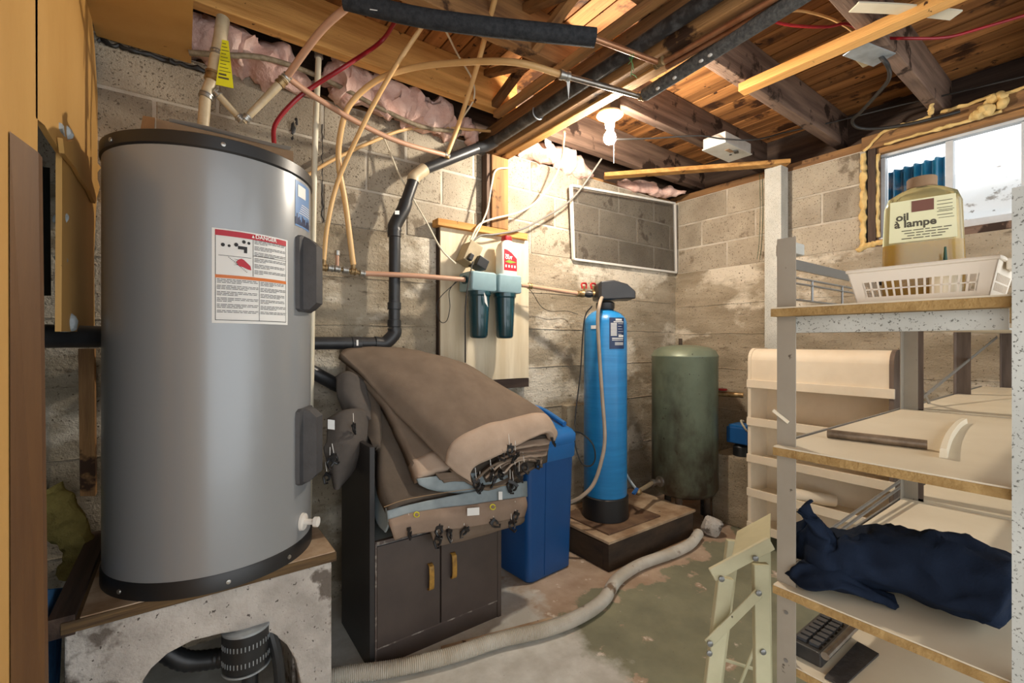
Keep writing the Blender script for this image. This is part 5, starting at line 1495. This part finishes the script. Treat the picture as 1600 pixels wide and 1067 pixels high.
MB().obox(Z(1358, 85, 2.425), V(.10, -.025, 0), V(.018, .044, 0), V(0, 0, .002)).build('cover_plate', M['galv'], jb, smooth=0, bevel=.0015)
pipe('cable', [Z(1376, 88, 2.425), Z(1388, 105, 2.39), X(1388, 125, 2.62), X(1368, 150, 2.8), X(1345, 175, 2.98), X(1332, 188, 3.08), X(1340, 199, 3.14), X(1370, 201, 3.2), X(1420, 194, 3.22), X(1470, 182, 3.22), X(1500, 174, 3.24)], .0085, M['cable_black'], 'black cable curling from the junction box to the window header', 'cable', n=10)
pipe('cable', [Z(950, 218, 2.30), Z(1020, 216, 2.36), Z(1090, 212, 2.39), Z(1130, 217, 2.385), Z(1180, 218, 2.39), X(1230, 206, 3.0), X(1300, 191, 3.1), X(1400, 166, 3.2), X(1480, 148, 3.22), X(1610, 117, 3.24)], .0045, M['cable_black'], 'thin black cable strung from the lamp along the wall top', 'cable', n=8)
pipe('pex_pipe', [Z(1200, 32, 2.56), Z(1240, 40, 2.54), Z(1290, 42, 2.53), Z(1322, 37, 2.53), Z(1345, 48, 2.53), Z(1366, 58, 2.51), Z(1420, 60, 2.45), Z(1480, 58, 2.45), Z(1540, 42, 2.45), Z(1615, 20, 2.45)], .0058, M['pex_red'], 'red pipe threading through the joists on the window side', 'pipe')
pipe('pex_pipe', [Z(1212, 20, 2.60), Z(1250, 17, 2.59), Z(1290, 26, 2.58), Z(1320, 40, 2.56), Z(1336, 52, 2.56)], .0055, M['pex_amber'], 'short amber pipe beside the red one under the planks', 'pipe')
tag(MB().loft([[p + V(0, 0, h) + s * Vector((.014, .02, 0)) for s, h in ((-1, 0), (1, 0), (1, .006), (-1, .006))] for p in catmull([Z(1334, 12, 2.452), Z(1400, 15, 2.443), Z(1450, 20, 2.445), Z(1494, 25, 2.447)], 6)]).build('paint_stick', M['pex_clear'], smooth=30), 'pale flat stick wedged under the joist at top right', 'stick')
# painted board against the window wall, with loose green wires
tag(MB().box(3.16, 3.262, 1.37, 1.475, 0, 2.375).build('painted_post', M['post_speck'], smooth=0, bevel=.003), 'white speckled post standing against the wall right of the screen', 'post')
for k, du in enumerate((1187, 1191)):
    pipe('wire', [X(du, 272, 3.24), X(du + 1, 330, 3.24), X(du - 1, 380, 3.24), X(du - 4, 405, 3.25)], .0016, M['green_dark'], ('green wire dangling left of the speckled post', 'second green wire dangling close to the speckled post')[k], 'wire', n=5)

# ------------------------------------------------------------------ cream rack by the window wall
rk = thing('storage_rack', 'cream wooden rack of six shallow shelves against the window wall', 'rack', (2.9, 1.05, 0))
RX0, RX1, RY0, RY1, RT = 2.76, 2.97, .69, 1.385, 1.18


def side_poly(y):
    pts = [(RX0, 0), (RX0, RT - .07)]
    pts += [(RX0 + .07 - .07 * math.cos(a), RT - .07 + .07 * math.sin(a)) for a in [math.radians(15 * k) for k in range(1, 7)]]
    pts += [(RX1, RT), (RX1, 0)]
    return [V(x, y, z) for x, z in pts]


MB().prism(side_poly(RY1 - .018), (0, .018, 0)).build('side_panel', M['rack'], rk, smooth=0)
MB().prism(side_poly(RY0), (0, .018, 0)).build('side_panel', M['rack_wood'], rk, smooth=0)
MB().box(RX1 - .008, RX1, RY0 + .018, RY1 - .018, .05, RT - .01).build('back_panel', M['rack'], rk, smooth=0)
fr = MB().grid(lambda a, b: V(RX0 + .004 + (.07 - .07 * math.cos(b * 1.5708) if b > 0 else 0), RY0 + .018 + (RY1 - RY0 - .036) * a, RT - .074 + .07 * math.sin(b * 1.5708)), 1, 8)
fr.build('curved_hood', M['rack'], rk)
MB().box(RX0 + .004, RX0 + .008, RY0 + .018, RY1 - .018, .985, RT - .07).build('hood_front', M['rack'], rk, smooth=0)
for k, z in enumerate((.968, .742, .522, .318, .115)):
    if k:
        MB().box(RX0 + .006, RX1 - .008, RY0 + .018, RY1 - .018, z - .024, z - .010).build('shelf', M['rack'], rk, smooth=0)
    MB().box(RX0 - .008, RX0 + .004, RY0 - .004, RY1 + .004, z - .024, z + .024).build('shelf_lip', M['rack'], rk, smooth=0, bevel=.002)
tag(MB().cyl(V(2.775, 1.14, .365), V(2.90, .98, .345), .033, 18).build('paper_roll', M['rack']), 'cream roll lying on a low shelf of the cream rack', 'roll')

# ------------------------------------------------------------------ steel shelving, near unit
SX0, SX1, SY0, SY1 = 1.0, 1.885, .112, .443
HT = (1.288, 1.002, .716)
sh = thing('steel_shelving', 'near steel shelving unit with cream boards and speckled posts', 'shelving', (1.44, .28, 0))


def angle_post(x, y, sx, sy, w, z1, m, name='post', parent=None):
    t = .0022
    a = MB().box(min(x, x + sx * w), max(x, x + sx * w), min(y, y + sy * t), max(y, y + sy * t), 0, z1)
    a.box(min(x, x + sx * t), max(x, x + sx * t), min(y + sy * t, y + sy * w), max(y + sy * t, y + sy * w), 0, z1)
    return a.build(name, m, parent, smooth=0)


ztp = X(1215, 372, SX0).z
lw = .036
angle_post(SX0 + .012, SY1 + .004, 1, -1, lw, ztp, M['post'], parent=sh)
angle_post(SX0 - .022, SY0 - .037, 1, 1, .034, X(1588, 298, SX0).z, M['post_speck'], parent=sh)
angle_post(SX1, SY1 + .004, -1, -1, lw, 1.50, M['post'], parent=sh)
angle_post(SX1, SY0 - .01, -1, 1, lw, 1.50, M['post'], parent=sh)
# post holes
for k in range(3):
    MB().lathe([(.004, 0), (.004, .001)], V(SX0 + .0115, SY1 - .014, .66 - .1 * k), 8, V(-1, 0, 0)).build('bolt', M['rail'], sh)


def shelf_board(z, x0, x1, y0, y1, front=0.0, name='shelf_board'):
    o = MB().box(x0, x1, y0, y1, z - .0006, z + .0022).build(name, M['board'], sh, smooth=0)
    MB().box(x0 - .001, x1, y0 - .001, y1 + .001, z - .0165, z - .0007).build('core', M['board_edge'], o, smooth=0)
    return o


for k, z in enumerate(HT):
    shelf_board(z, SX0 - .008, SX1 - .01, SY0 - .002, SY1 + (.006 if k == 0 else .002))
    if k == 0:
        MB().box(SX0 + .016, SX0 + .019, SY0 + .004, SY1 - .003, z - .050, z - .0175).build('end_rail', M['post_speck'], sh, smooth=0)
        MB().box(SX0 + .019, SX0 + .045, SY0 + .004, SY1 - .003, z - .050, z - .0475).build('rail_flange', M['post_speck'], sh, smooth=0)
    for yy in (SY1 + .009, SY0 - .012):
        MB().box(SX0 + .05, SX1 - .002, yy - .002, yy + .002, z - .018, z + .004).build('side_rail', M['rail'], sh, smooth=0)
# rim of the open frame on top and wire sides
MB().bar((SX0 + .015, SY1, 1.388), (SX1, SY1, 1.388), .006, .022).build('top_rail', M['rail'], sh, smooth=0)
for z in (1.36, 1.348, 1.312):
    MB().cyl((SX0 + .02, SY1 + .001, z), (SX1, SY1 + .001, z), .0025, 8).build('side_wire', M['rail'], sh)
for xx in (1.18, 1.36, 1.56, 1.74):
    MB().cyl((xx, SY1 + .001, 1.31), (xx, SY1 + .001, 1.362), .0025, 8).build('side_wire', M['rail'], sh)
for z in (.78, .80):
    MB().cyl((SX0 + .04, SY1 + .006, z - .055), (SX1, SY1 + .006, z - .055 + .03), .004, 8).build('side_wire', M['rail'], sh)
ZB = .55
shelf_board(ZB, SX0 + .02, SX1 - .01, SY0 - .004, SY1 + .001)

# far unit behind it
s2 = thing('steel_shelving', 'far steel shelving unit of brown posts reaching the window wall', 'shelving', (2.5, .28, 0))
for (x, y, sx, sy) in ((1.905, SY1 + .004, 1, -1), (2.60, SY1 + .004, -1, -1), (3.15, .385, -1, -1), (1.905, SY0, 1, 1), (3.15, SY0, -1, 1)):
    t = .003; w = .045
    a = MB().box(min(x, x + sx * w), max(x, x + sx * w), min(y, y + sy * t), max(y, y + sy * t), 0, 1.42)
    a.box(min(x, x + sx * t), max(x, x + sx * t), min(y + sy * t, y + sy * w), max(y + sy * t, y + sy * w), 0, 1.42)
    a.build('post', M['rack_wood'], s2, smooth=0)
for z in HT[1:]:
    for (x0, x1) in ((1.905, 2.44), (2.447, 3.12)):
        MB().box(x0, x1, SY0, SY1 - .002, z - .014, z + .002).build('shelf_board', M['board'], s2, smooth=0)
    MB().box(1.91, 3.14, SY1 + .0045, SY1 + .0085, z - .016, z + .004).build('side_rail', M['rail'], s2, smooth=0)
MB().box(1.91, 3.14, SY0, SY1, HT[0] - .03, HT[0] - .016).build('shelf_board', M['board'], s2, smooth=0)
MB().bar((1.92, SY1 - .012, 1.12), (2.58, SY1 - .012, .72), .004, .014).build('cross_brace', M['rail'], s2, smooth=0)
MB().bar((1.92, SY1 - .018, 1.02), (3.10, SY1 - .05, 1.24), .004, .010).build('cross_brace', M['rail'], s2, smooth=0)
for z in (1.20, 1.16):
    MB().lathe([(.006, 0), (.005, .004)], V(1.925, SY1 + .004, z), 8, V(0, 1, 0)).build('bolt', M['screw'], s2)
# small grey box on the near unit's top rail
tag(MB().box(1.02, 1.06, SY1 - .03, SY1 + .01, 1.4005, 1.424).build('meter_box', M['box_grey'], smooth=0, bevel=.002), 'tiny grey box on the shelving top rail', 'box')

# things on the near shelves
tz = HT[1] + .0022
pr = .0095
pa, pb = Z(1293, 677, tz + pr), Z(1449, 695, tz + pr)
tb = MB()
d = (pb - pa).normalized(); ex_ = d.cross(UP).normalized(); ey_ = ex_.cross(d)
n = 16
rings = []
for (p, r) in ((pa, pr * .8), (pa, pr), (pb, pr), (pb, pr * .8), (pb - d * .02, pr * .75)):
    rings.append([p + (ex_ * math.cos(2 * math.pi * k / n) + ey_ * math.sin(2 * math.pi * k / n)) * r for k in range(n)])
tag(tb.loft(rings).build('steel_tube', M['tube_steel'], smooth=40), 'rusty steel tube lying across the middle shelf', 'tube')
# curved milky plastic guard standing on edge
arc = [Z(1474, 716, tz), Z(1478, 700, tz), Z(1485, 684, tz), Z(1497, 668, tz), Z(1507, 661, tz)]
arc = catmull(arc, 6)
g = MB()
rings = []
for i, p in enumerate(arc):
    t = (arc[min(i + 1, len(arc) - 1)] - arc[max(i - 1, 0)]).normalized(); s = t.cross(UP)
    h = .018 * (1 - .3 * i / len(arc))
    rings.append([p - s * .006 + UP * .0003, p + s * .006 + UP * .0003, p + s * .0045 + UP * h, p - s * .0045 + UP * h])
gg = tag(g.loft(rings).build('plastic_guard', M['clear_plastic'], smooth=40), 'curved milky plastic piece lying on the middle shelf', 'plastic piece')

# basket on the top shelf
bkz = HT[0] + .0022
bk = thing('plastic_basket', 'cream plastic basket with square holes on the top shelf', 'basket', (1.1, .225, bkz))
bx0, bx1, by0, by1 = 1.028, 1.165, .138, .312
H = .058
def bk_pt(side, s, t):
    """wall of the basket, flaring outward towards the rim"""
    o = .012 * t
    x0, x1, y0, y1 = bx0 - o, bx1 + o, by0 - o, by1 + o
    z = bkz + .002 + H * t
    return {0: V(x0, y0 + (y1 - y0) * s, z), 1: V(x1, y0 + (y1 - y0) * s, z), 2: V(x0 + (x1 - x0) * s, y0, z), 3: V(x0 + (x1 - x0) * s, y1, z)}[side]


MB().box(bx0, bx1, by0, by1, bkz + .0004, bkz + .0024).build('floor_plate', M['basket'], bk, smooth=0)
for side in range(4):
    nh = 14 if side < 2 else 10
    mb = MB()
    def strip(s0, s1, t0, t1):
        a = [bk_pt(side, s0, t0), bk_pt(side, s1, t0), bk_pt(side, s1, t1), bk_pt(side, s0, t1)]
        off = {0: V(.0016, 0, 0), 1: V(-.0016, 0, 0), 2: V(0, .0016, 0), 3: V(0, -.0016, 0)}[side]
        mb.prism(a, off)
    strip(0, 1, 0, .16); strip(0, 1, .62, 1); strip(0, .10, .16, .62); strip(.90, 1, .16, .62)
    for k in range(nh + 1):
        s = .10 + .80 * k / nh
        strip(s - .008, s + .008, .16, .62)
    strip(.10, .90, .37, .41)
    mb.build('wall_grid', M['basket'], bk, smooth=0)
rim = [bk_pt(0, 0, 1), bk_pt(0, 1, 1), bk_pt(1, 1, 1), bk_pt(1, 0, 1)]
cr = []
for k in range(4):
    a, c = rim[k], rim[(k + 1) % 4]
    cr += [a.lerp(c, .06), a.lerp(c, .5), a.lerp(c, .94)]
MB().tube(catmull(cr, 4, True) + [catmull(cr, 4, True)[0]], .0035, 8).build('rim', M['basket'], bk)
for k in (0, 1):
    y = by1 + .018 if k else by0 - .018
    MB().box(bx0 + .03, bx1 - .03, y - .004, y + .004, bkz + H - .014, bkz + H + .004).build('handle', M['basket'], bk, smooth=0, bevel=.002)
# lamp oil bottle in the basket
oc_ = V(1.112, .237, bkz + .003)
olb = thing('lamp_oil_bottle', 'yellowed lamp oil bottle standing in the cream basket', 'bottle', oc_)
orot = math.atan2(-.238, -1.10) + math.pi / 2


def orr(z, hx, hy, r):
    return rrect(oc_.x, oc_.y, hx, hy, r, oc_.z + z, orot, 5)


MB().loft([orr(0, .052, .022, .018), orr(.004, .057, .026, .02), orr(.06, .058, .027, .02), orr(.178, .054, .026, .02), orr(.196, .048, .024, .02), orr(.206, .032, .02, .018), orr(.210, .0225, .019, .0175)]).build('bottle_body', M['oil_bottle'], olb, smooth=50)
MB().loft([orr(.003, .052, .021, .018), orr(.06, .054, .023, .02), orr(.108, .0525, .023, .02)]).build('oil_fill', M['oil'], olb, smooth=50)
MB().lathe([(.0195, .210), (.0215, .212), (.0215, .228), (.020, .230), (0, .230)], oc_, 28).build('screw_cap', M['cardboard'], olb, smooth=40)
exo = V(math.cos(orot), math.sin(orot), 0); no = V(math.sin(orot), -math.cos(orot), 0)


def ol(x, z, off=.0285):
    return oc_ + exo * x + no * off + UP * z


lbl = MB().prism([ol(-.046, .110), ol(.046, .110), ol(.044, .186), ol(-.044, .186)], no * .0006).build('front_label', M['oil_label'], olb, smooth=0)
flat_text('oil', .0185, ol(-.036, .150, .0296), exo, UP, M['dark_print'], lbl, bold=.0006)
flat_text('\u00e0 lampe', .0185, ol(-.038, .137, .0296), exo, UP, M['dark_print'], lbl, bold=.0006)
MB().prism([ol(-.014, .163, .0296), ol(.016, .163, .0296), ol(.016, .183, .0296), ol(-.014, .183, .0296)], no * .0004).build('brown_patch', M['brown_print'], lbl, smooth=0)
b = MB()


def ol_bar(x0, x1, z, h=.0014):
    b.prism([ol(x0, z, .0296), ol(x1, z, .0296), ol(x1, z + h, .0296), ol(x0, z + h, .0296)], no * .0003)


for k in range(4):
    x = -.028 + .004 * (k % 3)
    while x < .034 - .004 * (k % 4):
        w = .006 + .004 * ((k * 5 + int(x * 900)) % 3)
        ol_bar(x, x + w, .1295 - .0048 * k); x += w + .0022
for k in range(5):
    ol_bar(.020, .040, .176 - .0062 * k, .0009)
for z0_, x0_, x1_ in ((.160, .022, .042), (.146, .022, .042)):
    ol_bar(x0_, x1_, z0_, .0007)
b.build('fine_print', M['dark_print'], lbl, kind='stuff', smooth=0)
gl = thing('lidded_jar', 'small jar with dark green spiked lid in the cream basket', 'jar', (1.055, .185, bkz + .003))
MB().lathe([(.020, bkz + .003), (.021, bkz + .05), (.0205, bkz + .056)], (1.058, .195, 0), 24).build('jar', M['clear_plastic'], gl, smooth=40)
MB().lathe([(.0225, bkz + .056), (.0225, bkz + .064), (.018, bkz + .067), (.003, bkz + .068), (.0015, bkz + .092)], (1.058, .195, 0), 24).build('lid', M['green_dark'], gl, smooth=40)
tag(MB().bar(V(1.14, .325, bkz + .07), V(1.13, .300, bkz + .045), .012, .012).build('plastic_clip', M['clip'], bevel=.003), 'small black clip resting on the basket rim', 'clip')

# navy cloth bundled on the lower shelf
nz_ = HT[2] + .0022


def section(c, hx, hz, tilt, n=26, flat=.0):
    out = []
    for k in range(n):
        a = 2 * math.pi * k / n
        x = math.cos(a) * hx; z = math.sin(a)
        z = hz * (z if z > 0 else z * .45)
        out.append((x, z))
    return out


def bundle(spine, seed):
    q = catmull([V(*s[0]) for s in spine], 8)
    m_ = len(spine) - 1
    rings = []
    for i, p in enumerate(q):
        t = i / (len(q) - 1) * m_; k = min(int(t), m_ - 1); f = t - k
        hx = spine[k][1] * (1 - f) + spine[k + 1][1] * f; hz = spine[k][2] * (1 - f) + spine[k + 1][2] * f
        d = (q[min(i + 1, len(q) - 1)] - q[max(i - 1, 0)]).normalized(); s = d.cross(UP).normalized(); u = s.cross(d)
        ring = []
        for (x, z) in section(p, hx, hz, 0, 40):
            w = p + s * x + u * z
            nn = nvec(w * 14 + V(seed, 0, 0)) * .016 + nvec(V(w.x * 45 + w.y * 22, w.y * 18, w.z * 30) + V(0, seed, 0)) * .010 - (w - p).normalized() * .012 * (1 - abs(noise.noise(V(w.x * 26 - w.y * 12, w.z * 16, seed))) * 2)
            w = w + nn
            w.z = max(w.z, nz_ + .0006)
            ring.append(w)
        rings.append(ring)
    return MB().loft(rings)


nb = thing('navy_cloth', 'crumpled navy blue garment bundled on the lower shelf', 'garment', (1.15, .3, nz_))
bundle([((1.050, .400, nz_ + .176), .006, .006), ((1.046, .404, nz_ + .155), .026, .022), ((1.048, .402, nz_ + .115), .044, .046), ((1.062, .395, nz_ + .07), .058, .068), ((1.09, .362, nz_ + .05), .072, .078), ((1.125, .315, nz_ + .048), .092, .084), ((1.16, .26, nz_ + .05), .112, .086), ((1.18, .205, nz_ + .05), .125, .086), ((1.19, .155, nz_ + .045), .125, .080), ((1.19, .128, nz_ + .03), .10, .05)], 3).build('cloth_body', M['navy'], nb, smooth=80)
bundle([((1.022, .425, nz_ + .012), .02, .02), ((1.030, .405, nz_ + .022), .04, .04), ((1.045, .365, nz_ + .022), .05, .042), ((1.07, .315, nz_ + .014), .045, .030), ((1.09, .27, nz_ + .006), .03, .012)], 5).build('sleeve', M['navy'], nb, smooth=80)

# black slotted tray and tar sheet on the bottom shelf
tr = thing('slotted_tray', 'black slotted tray with chrome edge on the bottom shelf', 'tray', (1.1, .38, ZB))
z0 = ZB + .0022
tx0, tx1, ty0, ty1 = 1.055, 1.225, .380, .442
MB().box(tx0, tx1, ty0, ty1, z0, z0 + .030).build('tray_body', M['crate'], tr, smooth=0, bevel=.004)
slot2 = MB().box(-.007, .007, -.009, .009, 0, .006).mesh('slat', M['cover'], smooth=0)
for i in range(7):
    for j in range(2):
        piece(slot2, 'slat', (tx0 + .022 + .0205 * i, ty0 + .02 + .0235 * j, z0 + .030), tr)
MB().tube([V(tx0, ty0 - .006, z0 + .03), V(tx1, ty0 - .006, z0 + .03)], .008, 10).build('chrome_edge', M['chrome'], tr)
tag(MB().prism([V(1.03, .335, z0 + .0005), V(1.20, .325, z0 + .0005), V(1.21, .366, z0 + .0005), V(1.03, .366, z0 + .0005)], (0, 0, .004)).build('tar_sheet', M['mat_dark'], smooth=0), 'dark tarry sheet lying next to the slotted tray', 'sheet')

# ------------------------------------------------------------------ folding step stool
DZ = 1.36
ls = thing('step_stool', 'folding cream metal step stool behind the shelving post', 'step stool', (1.35, .72, 0))
nrm = (-FV).normalized()


def L(u, v, dz=0.0):
    return D(u, v, DZ + dz)


def strut(u0, v0, u1, v1, w, t, dz, name='leg'):
    a, c = L(u0, v0, dz), L(u1, v1, dz)
    return MB().bar(a, c, t, w, up=(c - a).cross(FV)).build(name, M['ladder'], ls, smooth=0, bevel=.003)


# near side frame: rear leg, front leg, step bracket, link
fa = FV * 1.0


def flat_bar(u0, v0, u1, v1, w, t, dz, name):
    a, c = L(u0, v0, dz), L(u1, v1, dz)
    d = (c - a).normalized(); s = d.cross(FV).normalized()
    return MB().obox((a + c) / 2, d * ((c - a).length / 2), s * (w / 2), FV * (t / 2)).build(name, M['ladder'], ls, smooth=0, bevel=.003)


flat_bar(1133, 902, 1100, 1172, .046, .02, 0, 'leg')
flat_bar(1188, 880, 1192, 1172, .046, .02, .0, 'leg')
flat_bar(1112, 898, 1205, 848, .040, .012, -.02, 'step_bracket')
flat_bar(1106, 1006, 1186, 926, .030, .006, -.03, 'link')
flat_bar(1130, 1030, 1200, 1052, .012, .006, .25, 'stay')
flat_bar(1148, 1090, 1182, 1005, .012, .006, .22, 'stay')
for (u, v, dz) in ((1127, 904, -.03), (1180, 872, -.03), (1109, 1005, -.036), (1185, 926, -.036), (1108, 1020, -.012), (1192, 1018, -.012)):
    MB().lathe([(.0085, 0), (.0085, .004), (.005, .006)], L(u, v, dz), 12, -FV).build('rivet', M['rail'], ls)
# far side frame and treads reach back toward the rack
off = V(.27, .12, 0)
for (u0, v0, u1, v1) in ((1133, 902, 1100, 1172), (1188, 880, 1192, 1172)):
    a, c = L(u0, v0) + off, L(u1, v1) + off
    d = (c - a).normalized(); s = d.cross(FV).normalized()
    MB().obox((a + c) / 2, d * ((c - a).length / 2), s * .023, FV * .01).build('leg', M['ladder'], ls, smooth=0, bevel=.003)
a0_, a1_ = L(1140, 892, .012), L(1203, 858, .012)
MB().add([a0_, a1_, a1_ + off, a0_ + off], [(0, 1, 2, 3)])
td = MB().prism([a0_, a1_, a1_ + off, a0_ + off], (0, 0, .014)).build('tread', M['ladder'], ls, smooth=0, bevel=.003)
# scrap of white paper caught in the insulation beside the beam
tag(MB().lathe([(0, 0), (.036, 0), (.036, .002), (0, .002)], Y(856, 222, 2.13), 20, V(.3, -1, -.1)).build('paper_disc', M['white_paper']), 'round white paper scrap in the insulation beside the beam', 'paper')
# loose spur of hardware on the left shelving post
tag(MB().bar(X(1208, 641, 1.008), X(1232, 660, 1.008), .003, .006).build('tape_scrap', M['clear_plastic']), 'curl of pale tape stuck on the left shelving post', 'tape')
